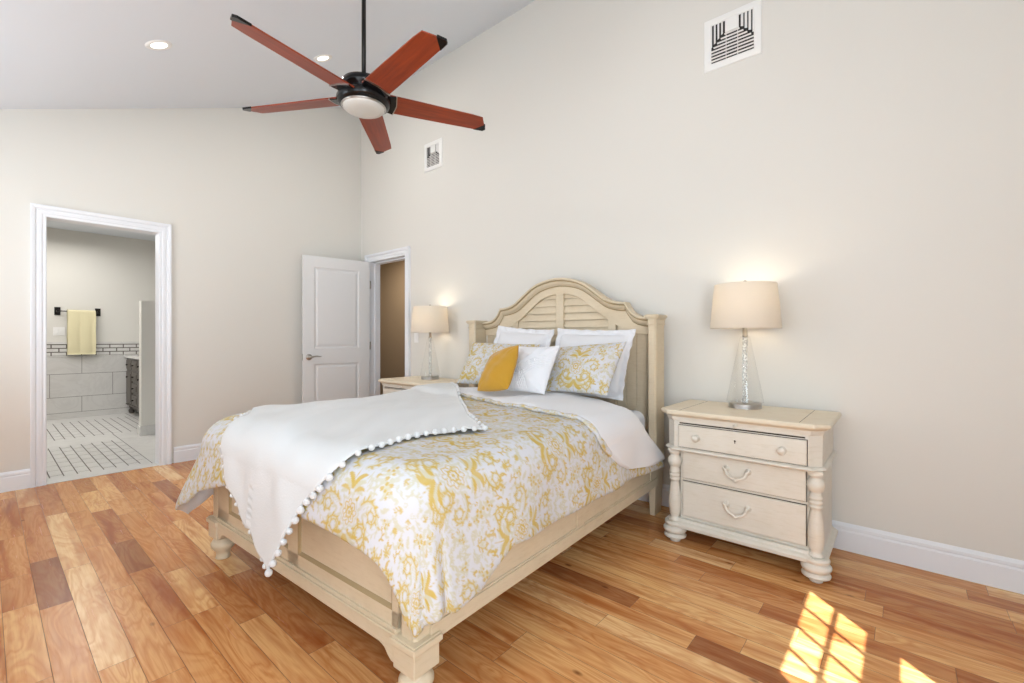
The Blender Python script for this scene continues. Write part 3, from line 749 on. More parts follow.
def nightstand(loc, label):
    t = thing('nightstand', label, 'nightstand', loc)   # origin: front left corner of the plan, front faces -y
    W_, D = 0.775, 0.49
    # canted top with moulded edge
    def cant(ins, c): return [(ins + c, ins), (W_ - ins - c, ins), (W_ - ins, ins + c), (W_ - ins, D), (ins, D), (ins, ins + c)]
    m = MB(); rings = []
    for ins, z in ((0.022, 0.684), (0.016, 0.690), (0.010, 0.694), (0.003, 0.697), (0.0, 0.703), (0.0, 0.712), (0.003, 0.718), (0.008, 0.720)):
        rings.append([(x, y, z) for x, y in cant(ins, 0.055)])
    m.sweep(rings); m.build('top', M['stand_top'], t)
    m = MB()
    pass
    for x in (0.115, W_ - 0.115):
        m = MB(); m.box(x - 0.001, x + 0.001, 0.012, D - 0.01, 0.7195, 0.7203); m.build('top_inlay_line', M['gap'], t)
    # carcass
    m = MB()
    rings = []
    for ins, z in ((0.035, 0.512), (0.035, 0.660), (0.030, 0.668), (0.026, 0.684)): rings.append([(x, y, z) for x, y in cant(ins, 0.045)])
    m.sweep(rings)
    m.box(0.045, W_ - 0.040, 0.100, D - 0.005, 0.10, 0.515); m.box(0.100, W_ - 0.082, 0.075, 0.12, 0.10, 0.515)                      # lower box behind the columns
    rings = []
    for ins, z in ((0.030, 0.500), (0.022, 0.504), (0.018, 0.509), (0.022, 0.515), (0.030, 0.520)): rings.append([(x, y, z) for x, y in cant(ins, 0.05)])
    m.sweep(rings)
    m.build('body', M['stand'], t, bevel=0.0015)
    m = MB(); rings = []
    for ins, z in ((0.030, 0.088), (0.016, 0.090), (0.014, 0.106), (0.022, 0.114), (0.036, 0.120), (0.040, 0.132)): rings.append([(x, y, z) for x, y in [(ins + 0.05, ins + 0.012), (W_ - ins - 0.05, ins + 0.012), (W_ - ins, ins + 0.012 + 0.05), (W_ - ins, D), (ins, D), (ins, ins + 0.012 + 0.05)]])
    m.sweep(rings); m.build('base_moulding', M['stand'], t, bevel=0.001)
    m = MB(); m.box(0.115, W_ - 0.115, 0.031, 0.05, 0.655, 0.682)
    ts = m.build('pull_out_tray', M['stand'], t, bevel=0.0015)
    m = MB(); m.box(0.11, W_ - 0.095, 0.0325, 0.036, 0.6475, 0.6540); m.box(0.11, W_ - 0.095, 0.0303, 0.0315, 0.6675, 0.6705); m.build('tray_groove', M['gap'], t)
    m = MB(); m.lathe([(0.004, 0), (0.005, -0.006), (0.009, -0.009), (0.0085, -0.014), (0.0, -0.017)], c=(W_ / 2, 0.031, 0.669), axis='y', n=14); m.build('knob', M['stand'], ts)
    # turned columns, bun feet
    for x in (0.072, W_ - 0.058):
        m = MB(); m.lathe(COLUMN, c=(x, 0.068, 0), n=28); m.box(x - 0.03, x + 0.03, 0.04, 0.098, 0.492, 0.503); m.build('turned_column', M['stand'], t)
        m = MB(); m.lathe(BUN, c=(x, 0.070, 0), n=32); m.build('bun_foot', M['stand'], t)
    for x in (0.075, W_ - 0.075):
        m = MB(); m.lathe([(0.02, 0), (0.035, 0.02), (0.035, 0.06), (0.025, 0.09)], c=(x, D - 0.06, 0), n=20); m.build('rear_foot', M['stand'], t)
    # drawers: raised front, dark reveal
    xl, xr = 0.108, W_ - 0.088
    for (z0, z1, y, kind) in ((0.526, 0.640, 0.034, 'knobs'), (0.352, 0.494, 0.074, 'bail'), (0.150, 0.334, 0.074, 'bail')):
        g = 0.003
        if y > 0.05: a, b = xl + 0.008, xr - 0.008
        else: a, b = xl, xr
        m = MB(); m.box(a - g, b + g, y - 0.002, y + 0.01, z0 - g, z1 + g); m.build('drawer_reveal', M['gap'], t)
        m = MB()
        rings = []
        for ins, d in ((0, 0.004), (0, -0.010), (0.003, -0.014), (0.012, -0.014)):
            rings.append([(a + ins, y + d, z0 + ins), (b - ins, y + d, z0 + ins), (b - ins, y + d, z1 - ins), (a + ins, y + d, z1 - ins)])
        m.sweep(rings); d_ = m.build('drawer', M['stand'], t)
        yf = y - 0.014; zc = (z0 + z1) / 2; xc = W_ / 2
        if kind == 'knobs':
            for x in (a + 0.095, b - 0.095):
                m = MB(); m.lathe([(0.018, 0), (0.018, -0.003), (0.007, -0.005), (0.006, -0.012), (0.015, -0.018), (0.018, -0.024), (0.014, -0.030), (0.0, -0.032)], c=(x, yf, zc), axis='y', n=20, cap=False); m.build('knob', M['stand'], d_)
            m = MB(); m.lathe([(0.0, 0), (0.0045, -0.001), (0.0, -0.0015)], c=(xc, yf, zc + 0.012), axis='y', n=12, cap=False); m.box(xc - 0.002, xc + 0.002, yf - 0.0012, yf, zc, zc + 0.012); m.build('keyhole', M['gap'], d_)
        else:
            m = MB()
            for s in (-1, 1): m.lathe([(0.016, 0), (0.015, -0.003), (0.006, -0.006), (0.006, -0.020), (0.009, -0.024), (0.0, -0.028)], c=(xc + s * 0.050, yf, zc + 0.020), axis='y', n=16, cap=False)
            cur = bez([(xc - 0.062, yf - 0.020, zc + 0.028), (xc - 0.050, yf - 0.022, zc + 0.019), (xc - 0.042, yf - 0.025, zc + 0.000), (xc - 0.026, yf - 0.030, zc - 0.013), (xc - 0.010, yf - 0.032, zc - 0.018), (xc, yf - 0.033, zc - 0.024),
                       (xc + 0.010, yf - 0.032, zc - 0.018), (xc + 0.026, yf - 0.030, zc - 0.013), (xc + 0.042, yf - 0.025, zc + 0.000), (xc + 0.050, yf - 0.022, zc + 0.019), (xc + 0.062, yf - 0.020, zc + 0.028)], 5)
            rr = [0.0052 + 0.0026 * math.sin(PI * i / (len(cur) - 1)) + (0.002 if abs(i - (len(cur) - 1) / 2) < 2 else 0) for i in range(len(cur))]
            m.tube(cur, rr, 10); m.build('handle', M['stand'], d_)
    return t
nightstand((-1.020, 2.392, 0), 'cream three-drawer nightstand with turned columns beside the bed, near the camera')
nightstand((-3.775, 2.400, 0), 'cream nightstand on the far side of the bed beside the open hallway doorway')

# ------------------------------------------------------------------ table lamps
def lamp(loc, label, watts):
    t = thing('table_lamp', label, 'lamp', loc, 0.0, None)
    m = MB(); m.lathe([(0.084, 0.0), (0.084, 0.003), (0.082, 0.005), (0.082, 0.022), (0.080, 0.025), (0.0, 0.025)], n=48, cap=False); m.build('base', M['nickel'], t)
    m = MB(); m.lathe([(0.078, 0.026), (0.093, 0.032), (0.092, 0.040), (0.026, 0.385), (0.022, 0.392), (0.012, 0.393)], n=48, cap=False); m.build('glass_body', M['glass'], t)
    m = MB(); m.lathe([(0.013, 0.026), (0.013, 0.386)], n=20); m.build('seeded_stem', M['seeded'], t)
    m = MB(); m.lathe([(0.0, 0.386), (0.015, 0.387), (0.015, 0.396), (0.0125, 0.400), (0.0125, 0.440), (0.009, 0.444), (0.006, 0.470), (0.0, 0.471)], n=24, cap=False); m.build('neck', M['nickel'], t)
    sh = MB(); z0, z1, r0, r1 = 0.436, 0.678, 0.176, 0.155
    sh.lathe([(r0, z0), (r0 + 0.0015, z0 + 0.004), (r1 + 0.001, z1 - 0.004), (r1, z1), (r1 - 0.002, z1), (r1 - 0.001, z1 - 0.004), (r0 - 0.001, z0 + 0.004), (r0 - 0.002, z0), (r0, z0)], n=64, cap=False)
    sh = sh.build('lamp_shade', M['shade'], t)
    m = MB(); m.lathe([(0.006, 0.471), (0.013, 0.480), (0.014, 0.500), (0.022, 0.530), (0.029, 0.555), (0.027, 0.570), (0.016, 0.583), (0.0, 0.587)], n=20, cap=False); m.build('bulb', M['bulb'], t)
    m = MB()
    for k in range(3):
        a = 2 * PI * k / 3 + 0.4; m.tube([(0, 0, z1 - 0.006), (r1 * math.cos(a) * 0.99, r1 * math.sin(a) * 0.99, z1 - 0.006)], 0.0018, 6)
    for s in (-1, 1): m.tube(bez([(0.012 * s, 0, 0.475), (0.040 * s, 0, 0.51), (0.048 * s, 0, 0.57), (0.032 * s, 0, 0.65), (0.0, 0, z1 - 0.006)], 5), 0.0018, 6)
    m.build('shade_harp', M['nickel'], t)
    m = MB(); m.lathe([(0.006, z1 - 0.008), (0.006, z1 + 0.006), (0.010, z1 + 0.012), (0.009, z1 + 0.020), (0.0, z1 + 0.025)], n=16, cap=False); m.build('finial', M['nickel'], t)
    lt_ = bpy.data.lights.new('lamp_light', 'POINT'); lt_.energy = watts; lt_.color = (1.0, 0.88, 0.70); lt_.shadow_soft_size = 0.035
    lo = bpy.data.objects.new('lamp_light', lt_); COL.objects.link(lo); lo.parent = t; lo.location = (0, 0, 0.615)
    return t
lamp((-0.667, 2.742, 0.7205), 'lit table lamp with clear glass cone base on the nightstand nearest the camera', 1.5)
lamp((-3.385, 2.742, 0.7205), 'lit table lamp with clear glass cone base on the far nightstand by the doorway', 1.5)
# ------------------------------------------------------------------ the bed
BTH = math.radians(2.6); BO = (-1.943, 2.669)      # headboard front centre, slight turn of the bed
bed = thing('bed', 'cream painted wooden bed with arched louvred headboard and panelled footboard', 'bed', (BO[0], BO[1], 0), BTH)
ZO = [(0, 1.549), (0.06, 1.545), (0.12, 1.534), (0.183, 1.516), (0.23, 1.493), (0.27, 1.467), (0.315, 1.434), (0.357, 1.403), (0.39, 1.380), (0.424, 1.364), (0.464, 1.353), (0.50, 1.348), (0.540, 1.345), (0.549, 1.326), (0.562, 1.302), (0.582, 1.279), (0.606, 1.263), (0.63, 1.250), (0.66, 1.243), (0.70, 1.239), (0.735, 1.238)]
ZI = [(0, 1.434), (0.08, 1.428), (0.165, 1.400), (0.26, 1.334), (0.33, 1.277), (0.37, 1.250), (0.42, 1.222), (0.48, 1.178), (0.53, 1.150), (0.60, 1.132), (0.735, 1.126)]
def zo(x): return float(np.interp(abs(x), [p[0] for p in ZO], [p[1] for p in ZO]))
def zi(x): return float(np.interp(abs(x), [p[0] for p in ZI], [p[1] for p in ZI]))
PF = 0.13
xs = sorted(set([-p[0] for p in ZO] + [p[0] for p in ZO] + [round(k * 0.0125, 4) for k in range(-58, 59)])); xs = [x for x in xs if abs(x) <= 0.735]
m = MB()   # arched frame: solid band between the outer and the inner curve
m.sweep([[(x, PF, zi(x)), (x, PF, zo(x) - 0.004), (x, PF + 0.035, zo(x) - 0.004), (x, PF + 0.035, zi(x))] for x in xs], smooth=False)
hb = m.build('headboard', M['bed'], bed)
m = MB()   # crown moulding following the outline
prof = [(0.0, 0.168), (0.0, 0.088), (0.004, 0.079), (0.012, 0.078), (0.018, 0.084), (0.020, 0.092), (0.026, 0.094), (0.040, 0.102), (0.052, 0.114), (0.056, 0.122), (0.062, 0.124), (0.064, PF + 0.002), (0.064, 0.168)]
ox = [p[0] for p in ZO]; pts = [(-x, z) for x, z in ZO[::-1]] + ZO[1:]
# resample the outline finely but keep the shoulder corner crisp
rings = []
for i, (x, z) in enumerate(pts):
    x0, z0 = pts[max(i - 1, 0)]; x1, z1 = pts[min(i + 1, len(pts) - 1)]
    n1 = Vector((-(z - z0), x - x0)).normalized() if i > 0 else None; n2 = Vector((-(z1 - z), x1 - x)).normalized() if i < len(pts) - 1 else None
    nn = (n1 + n2).normalized() if n1 is not None and n2 is not None else (n1 or n2)
    k = 1.0 / max(0.5, nn.dot(n1 if n1 is not None else nn))
    rings.append([(x - nn.x * t_ * k * (0.45 if 0.45 < abs(x) < 0.60 else 0.8), y_, z - nn.y * t_ * k) for t_, y_ in prof])
m.sweep(rings)
for i in range(len(rings) - 1):
    for k in (4, 5, 9): m.m[i * len(prof) + k] = 1
m.build('crown_moulding', [M['bed'], M['bed_groove']], hb)
m = MB()
m.sweep([[(x, PF + 0.036, 0.42), (x, PF + 0.036, zo(x) - 0.01), (x, PF + 0.048, zo(x) - 0.01), (x, PF + 0.048, 0.42)] for x in xs]); m.build('back_panel', M['bed'], hb)
m = MB()   # louvres
z = 1.02
k = 0
while z < 1.42:
    zt_ = z + 0.052
    zz = min(zt_ + 0.012, 1.50)
    xm = max([x for x in xs if zo(x) - 0.02 > zz and zi(x) + 0.03 > 0] or [0])
    xm = min(xm, 0.40) - 0.005
    for s in (-1, 1):
        a, b = (0.028 * s, xm * s)
        vs = [(a, 0.142, z), (b, 0.142, z), (b, 0.156, zt_), (a, 0.156, zt_), (a, 0.150, z), (b, 0.150, z), (b, 0.164, zt_), (a, 0.164, zt_)]
        m.add(vs, [(0, 1, 2, 3), (7, 6, 5, 4), (0, 4, 5, 1), (1, 5, 6, 2), (2, 6, 7, 3), (3, 7, 4, 0)])
    z += 0.054
m.build('louvres', M['bed'], hb)
for (a, b, zt_) in ((-0.033, 0.033, 1.44), (-0.45, -0.395, 1.24), (0.395, 0.45, 1.24)):
    m = MB(); m.box(a, b, PF + 0.003, PF + 0.030, 0.45, zt_); m.build('stile', M['bed'], hb, bevel=0.002)
m = MB()   # plank fields either side
pass
for s in (-1, 1):
    x = 0.455
    while x < 0.72:
        m = MB(); b = min(x + 0.068, 0.728); m.box(s * x, s * b, PF + 0.020, PF + 0.034, 0.45, min(zi(x), zi(b)) + 0.03); x += 0.071
        m.build('plank', M['bed'], hb, bevel=0.002)
for s in (-1, 1):
    x0, x1 = (0.728, 0.782) if s > 0 else (-0.812, -0.738)
    m = MB()
    m.frustum(x0 + 0.012, x1 - 0.012, 0.012, 0.125, 0.0, 0.30, 0.012, 0.012)
    c_ = 0.010
    m.prism([(x0 + c_, 0), (x1 - c_, 0), (x1, c_), (x1, 0.145), (x0, 0.145), (x0, c_)], 0.30, 1.19)
    for za, zb, e in ((1.186, 1.194, 0.006), (1.194, 1.222, 0.002), (1.222, 1.232, 0.010), (1.232, 1.246, 0.018), (1.246, 1.250, 0.013)):
        m.prism([(x0 - e + c_, -e), (x1 + e - c_, -e), (x1 + e, -e + c_), (x1 + e, 0.15), (x0 - e, 0.15), (x0 - e, -e + c_)], za, zb)
    m.build('headboard_post', M['bed'], bed, bevel=0.002)
    # side rail
    m = MB(); xo = 0.775 * s; xi = 0.745 * s
    m.box(xo, xi, -1.83, 0.02, 0.190, 0.46)
    m.box(xo, xo + 0.010 * s, -1.83, 0.02, 0.187, 0.238); m.box(xo, xo + 0.006 * s, -1.83, 0.02, 0.238, 0.246)
    m.box(xo, xo + 0.007 * s, -0.955, -0.895, 0.246, 0.43); m.box(xo, xo + 0.007 * s, -0.08, 0.0, 0.246, 0.43); m.box(xo, xo + 0.007 * s, -1.83, -1.75, 0.246, 0.43); m.box(xo, xo + 0.007 * s, -1.83, 0.0, 0.40, 0.43)
    m.build('side_rail', M['bed'], bed, bevel=0.002)
    # foot post with block, cap ledge and turned bun
    x0, x1 = (0.692, 0.79) if s > 0 else (-0.79, -0.692); y0, y1 = -1.90, -1.802
    m = MB(); m.box(x0, x1, y0, y1, 0.113, 0.180)
    m.prism([(x0 + 0.02, y0 + 0.02), (x1 - 0.02, y0 + 0.02), (x1 - 0.02, y1 - 0.02), (x0 + 0.02, y1 - 0.02)], 0.100, 0.113)
    for za, zb, e in ((0.178, 0.184, 0.003), (0.184, 0.204, 0.008), (0.204, 0.210, 0.003)): m.box(x0 - e, x1 + e, y0 - e, y1 + e, za, zb)
    e = 0.014; c_ = 0.008
    def ch(e, c_): return [(x0 + e + c_, y0 + e), (x1 - e - c_, y0 + e), (x1 - e, y0 + e + c_), (x1 - e, y1 - e), (x0 + e, y1 - e), (x0 + e, y0 + e + c_)]
    m.prism(ch(e, c_), 0.208, 0.470); m.prism(ch(0.010, c_), 0.470, 0.48)
    fp = m.build('foot_post', M['bed'], bed, bevel=0.003)
    m = MB(); m.lathe([(0.030, 0.0), (0.033, 0.003), (0.031, 0.012), (0.029, 0.022), (0.033, 0.036), (0.046, 0.052), (0.053, 0.068), (0.053, 0.080), (0.046, 0.092), (0.038, 0.098), (0.038, 0.104)], c=((x0 + x1) / 2, (y0 + y1) / 2, 0), n=36)
    m.build('bun_foot', M['bed'], fp)
# footboard
m = MB()
yo = -1.888
m.box(-0.70, 0.70, yo + 0.012, yo + 0.045, 0.20, 0.575)
def face_frame(x0, x1, z0, z1):   # raised frame with a moulded step around a flat field
    prev = None
    for ins, d in ((0, 0.0), (0.008, 0.004), (0.012, 0.009), (0.020, 0.010)):
        r = [(x0 + ins, yo + d, z0 + ins), (x1 - ins, yo + d, z0 + ins), (x1 - ins, yo + d, z1 - ins), (x0 + ins, yo + d, z1 - ins)]
        if prev: m.add(prev + r, [(k, (k + 1) % 4, 4 + (k + 1) % 4, 4 + k) for k in range(4)], 1 if 0.007 < ins < 0.013 else 0)
        prev = r
    m.add(prev, [(0, 1, 2, 3)])
px0, px1, pz0, pz1 = -0.60, 0.672, 0.270, 0.545
face_frame(px0 + 0.03, 0.015, pz0, pz1); face_frame(0.09, px1, pz0, pz1)
m.box(-0.70, px0 + 0.03, yo, yo + 0.02, 0.222, 0.575); m.box(px1, 0.70, yo, yo + 0.02, 0.222, 0.575); m.box(0.015, 0.09, yo, yo + 0.02, 0.222, 0.575)
m.box(-0.70, 0.70, yo, yo + 0.02, 0.222, pz0); m.box(-0.70, 0.70, yo, yo + 0.02, pz1, 0.575)
m.build('footboard', [M['bed'], M['bed_groove']], bed)
m = MB()   # apron with scooped ends and ledge
ap = [(-0.70, 0.118), (-0.672, 0.120), (-0.655, 0.132), (-0.64, 0.148), (-0.615, 0.156), (0.615, 0.156), (0.64, 0.148), (0.655, 0.132), (0.672, 0.120), (0.70, 0.118), (0.70, 0.205), (-0.70, 0.205)]
m.prism(ap, yo - 0.006, yo + 0.03, axis='y')
m.box(-0.70, 0.70, yo - 0.014, yo + 0.02, 0.203, 0.212); m.box(-0.70, 0.70, yo - 0.008, yo + 0.02, 0.212, 0.224)
m.build('footboard_apron', M['bed'], bed, bevel=0.0025)
m = MB(); m.box(-0.69, 0.69, yo - 0.008, yo + 0.05, 0.575, 0.595); m.build('footboard_cap', M['bed'], bed, bevel=0.004)
for k in range(9):
    m = MB(); y_ = -1.75 + k * 0.21; m.box(-0.745, 0.745, y_, y_ + 0.08, 0.335, 0.36); m.build('slat', M['bed'], bed)

def place(o):
    """bed-space mesh -> object whose origin sits at its own base, turned with the bed"""
    me = o.data; n = len(me.vertices); P = np.empty(n * 3); me.vertices.foreach_get('co', P); P = P.reshape(-1, 3)
    c = np.array([(P[:, 0].min() + P[:, 0].max()) / 2, (P[:, 1].min() + P[:, 1].max()) / 2, P[:, 2].min()])
    me.vertices.foreach_set('co', (P - c).ravel()); me.update()
    cs, sn = math.cos(BTH), math.sin(BTH)
    o.location = (BO[0] + c[0] * cs - c[1] * sn, BO[1] + c[0] * sn + c[1] * cs, c[2]); o.rotation_euler = (0, 0, BTH)
    return c

# mattress
m = MB(); m.box(-0.735, 0.735, -1.795, -0.015, 0.361, 0.655)
mt = m.build('mattress', M['mattress']); place(mt)
b = mt.modifiers.new('bevel', 'BEVEL'); b.width = 0.055; b.segments = 6
for p in mt.data.polygons: p.use_smooth = True
tag(mt, 'white mattress on the cream bed, its corner showing by the headboard post', 'mattress')

# ------------------------------------------------------------------ damask pattern: a repeating tile of scrolls, leaves and medallions
TU, TV, PR = 0.48, 0.60, 0.0015
NU, NV = int(TU / PR), int(TV / PR)
gold = np.zeros((NU, NV)); pale = np.zeros((NU, NV))
def stamp(A, u, v, r, val=1.0):
    R_ = int(r / PR) + 2; iu, iv = int(round(u / PR)), int(round(v / PR))
    g = np.arange(-R_, R_ + 1); gu, gv = np.meshgrid(g, g, indexing='ij')
    d = np.hypot((gu + iu) * PR - u, (gv + iv) * PR - v)
    k = np.clip((r - d) / PR + 0.5, 0, 1) * val
    ui = (gu + iu) % NU; vi = (gv + iv) % NV
    A[ui, vi] = np.maximum(A[ui, vi], k)
def both(A, u, v, r, ou, ov, val=1.0):
    stamp(A, ou + u, ov + v, r, val); stamp(A, ou - u, ov + v, r, val)
def stroke(A, u, v, h, L, k0, k1, w0, w1, ou, ov, val=1.0, leaves=0, side=1, gapped=False):
    """clothoid stroke, mirrored in u; returns its end"""
    n = max(3, int(L / 0.0014)); path = []
    for i in range(n):
        t = i / (n - 1); w_ = w0 + (w1 - w0) * t
        if not gapped or (i % 6) < 3: both(A, u, v, max(w_, 0.0008), ou, ov, val)
        path.append((u, v, h, t)); k = k0 + (k1 - k0) * t
        h += k * L / n; u += math.cos(h) * L / n; v += math.sin(h) * L / n
    for j in range(leaves):
        pu, pv, ph, t = path[int((j + 0.6) / leaves * (n - 1))]
        leaf_(A, pu, pv, ph + side * 1.0, 0.021 * (1 - 0.45 * t), ou, ov, val, -side)
    return u, v, h
def leaf_(A, u, v, h, L, ou, ov, val=1.0, bend=1):
    n = max(4, int(L / 0.0014))
    for i in range(n):
        t = i / (n - 1); both(A, u, v, 0.0010 + L * 0.125 * math.sin(PI * min(1, t * 0.9 + 0.08)) ** 0.8, ou, ov, val)
        h += bend * 22 * L / n * 1.0; u += math.cos(h) * L / n; v += math.sin(h) * L / n
for (ou, ov, var) in ((0.0, 0.0, 0), (TU / 2, TV / 2, 1)):
    q = 1.0 if var == 0 else 0.86
    # medallion
    for r_, w_, A, val in ((0.047, 0.0035, pale, 0.8), (0.034, 0.0024, gold, 0.9), (0.016, 0.0035, gold, 1.0)):
        for k in range(140):
            a = 2 * PI * k / 140; rr = r_ * q * (1 + 0.13 * math.cos(8 * a)); stamp(A, ou + rr * math.cos(a), ov + rr * math.sin(a) * 1.2, w_, val)
    for k in range(12):
        a = 2 * PI * (k + 0.5) / 12; stamp(gold, ou + 0.025 * q * math.cos(a), ov + 0.030 * q * math.sin(a), 0.0030)
        for t in range(5): stamp(gold if k % 2 else pale, ou + (0.055 + 0.003 * t) * q * math.cos(a), ov + (0.066 + 0.0036 * t) * q * math.sin(a), 0.0052 - 0.0008 * t)
    stamp(gold, ou, ov, 0.007)
    # plumes above and below
    for s in (1, -1):
        for j, (h, L) in enumerate(((1.45, 0.075), (1.05, 0.065), (0.62, 0.055), (0.25, 0.042))):
            leaf_(gold if j % 2 == 0 else pale, 0.004 + 0.007 * j, s * 0.082 * q - s * 0.004 * j, s * h, L * q, ou, ov, 1.0, -s)
        stroke(gold, 0.0, s * 0.082 * q, s * 1.57, 0.07, 0, 0, 0.0022, 0.001, ou, ov)
    # big acanthus scrolls
    for (u, v, h, L, k0, k1, w0, w1, lv, sd) in ((0.018, -0.105, -0.25, 0.34, 8.5, 62, 0.0034, 0.0022, 15, -1), (0.058, 0.030, 0.55, 0.25, -5, -75, 0.0030, 0.0018, 12, 1), (0.02, 0.135, 0.25, 0.21, 10, 80, 0.0030, 0.0018, 11, -1), (0.09, -0.05, -1.0, 0.17, 4, -95, 0.0034, 0.0018, 7, 1)):
        stroke(pale, u, v, h, L, k0, k1, w0 * 3.4, w1 * 2.6, ou, ov, 0.7)
        stroke(gold, u, v, h, L, k0, k1, w0, w1, ou, ov, 1.0, lv, sd)
        stroke(pale, u + 0.012, v - 0.012, h, L * 0.8, k0, k1 * 0.8, 0.0018, 0.0014, ou, ov, 0.9, gapped=True)
    # small flowers and sprays filling the ground
    for (u, v, r_) in ((0.135, 0.105, 0.017), (0.12, -0.155, 0.014), (0.195, 0.015, 0.012), (0.055, 0.205, 0.013), (0.175, -0.085, 0.011), (0.085, -0.215, 0.012)):
        for k in range(6):
            a = 2 * PI * k / 6 + u * 40; both(gold if k % 2 else pale, u + r_ * math.cos(a), v + r_ * math.sin(a), r_ * 0.42, ou, ov, 0.95)
        both(gold, u, v, r_ * 0.36, ou, ov)
        for k in range(3): leaf_(pale, u, v, 0.7 + 2.1 * k, r_ * 2.6, ou, ov, 0.85, 1)
    for (u, v, h, L, k0) in ((0.10, 0.16, 2.2, 0.10, 14), (0.16, -0.02, -2.0, 0.09, -18), (0.03, -0.19, -0.4, 0.12, 16), (0.21, 0.12, 1.2, 0.09, -20)):
        stroke(pale, u, v, h, L, k0, k0 * 2.5, 0.0016, 0.0010, ou, ov, 0.9, 5, 1)
# fill the remaining ground with small curls, leaves and buds
pr_ = random.Random(5)
occ = lambda u, v: max(gold[int(round(u / PR)) % NU, int(round(v / PR)) % NV], pale[int(round(u / PR)) % NU, int(round(v / PR)) % NV])
for q in range(2300):
    u, v = pr_.uniform(0, TU / 2), pr_.uniform(0, TV)
    if max(occ(u + du, v + dv) for du in (-0.010, 0, 0.010) for dv in (-0.010, 0, 0.010)) > 0.1: continue
    h = pr_.uniform(0, 2 * PI); A = gold if pr_.random() < 0.36 else pale; kind = pr_.random()
    if kind < 0.45: stroke(A, u, v, h, pr_.uniform(0.035, 0.075), pr_.choice((-1, 1)) * 20, pr_.choice((-1, 1)) * 110, 0.0032, 0.0016, 0, 0, 0.95, 4, pr_.choice((-1, 1)))
    elif kind < 0.8:
        for j in (-0.7, 0, 0.7): leaf_(A, u, v, h + j, pr_.uniform(0.014, 0.022), 0, 0, 0.9, pr_.choice((-1, 1)))
    else:
        for k in range(5): both(A, u + 0.006 * math.cos(k * 1.2566 + h), v + 0.006 * math.sin(k * 1.2566 + h), 0.0026, 0, 0, 0.95)
def sample(A, u, v):
    u = np.mod(u, TU) / PR; v = np.mod(v, TV) / PR
    i0 = np.floor(u).astype(int); j0 = np.floor(v).astype(int); fu = u - i0; fv = v - j0
    i0 %= NU; j0 %= NV; i1 = (i0 + 1) % NU; j1 = (j0 + 1) % NV
    return (A[i0, j0] * (1 - fu) + A[i1, j0] * fu) * (1 - fv) + (A[i0, j1] * (1 - fu) + A[i1, j1] * fu) * fv
def ink(u, v):
    u, v = u * 1.05, v * 1.05
    u = u + 0.010 * np.sin(v * 13) + 0.004 * np.sin(v * 31 + u * 9); v = v + 0.010 * np.sin(u * 11 + 1)
    return dict(gold=sample(gold, u, v), pale=sample(pale, u, v))

# ------------------------------------------------------------------ duvet
W0,BF,RB,ZT=.715,-1.865,.11,.70
def sstep(x,a,b):
    t=np.clip((x-a)/(b-a),0,1); return t*t*(3-2*t)
def drape(a,b,off=0.0):
    """cloth parameters (a across, b along the bed) -> point in bed space"""
    a=np.asarray(a,float); b=np.asarray(b,float)
    def base(a,b):
        rc=np.where(a<0,.13,.05)
        da=np.maximum(np.abs(a)-(W0-rc),0); db=np.maximum(BF+rc-b,0)
        dd=np.maximum(np.hypot(da,db),1e-9); inside=dd<rc
        d=np.maximum(dd-rc,0)
        ux=np.sign(a)*da/dd; uy=-db/dd
        corner=np.clip(4*(da/dd)**2*(db/dd)**2,0,1)
        left=(a<0)
        fl=.14-.08*corner+np.where(left,.31*corner+.03*sstep(-b,1.4,1.9),0)
        e=np.maximum(d-RB*np.pi/2,0); arc=np.minimum(d,RB*np.pi/2)/RB
        # hanging folds
        s=np.arctan2(-uy,np.abs(ux))*.75+np.where(uy>-.5,-b,0)+np.where(uy<=-.5,np.abs(a),0)
        wav=.012*np.sin(s*9+.6)+.007*np.sin(s*17+2)
        Hh=RB*np.sin(arc)+e*fl+np.minimum(e/.25,1)*wav*(1-.85*corner)
        V=RB*(1-np.cos(arc))+e*np.sqrt(1-np.minimum(fl,.9)**2)
        k=np.minimum(dd,rc)
        x=np.clip(a,-(W0-rc),W0-rc)+ux*(Hh+k); y=np.maximum(b,BF+rc)+uy*(Hh+k)
        cr=.022*(1-np.clip(a/W0,-1,1)**2)
        t=1-np.minimum(d/.15,1)
        puff=.006*np.sin(5.1*a+2.3*b+1)+.004*np.sin(3.0*a-6.2*b)+.003*np.sin(11*a+7*b+2)+.0022*np.sin(-17*a+13*b)
        z=ZT+cr*sstep(-b,-.2,.3)+puff*(.35+.65*t)-V
        return np.stack([x,y,z],-1)
    p=base(a,b)
    if np.any(off):
        h=1e-3
        n=np.cross(base(a+h,b)-base(a-h,b),base(a,b+h)-base(a,b-h))
        n/=np.maximum(np.linalg.norm(n,axis=-1,keepdims=True),1e-12)
        p=p+n*np.asarray(off)[...,None]
    return p


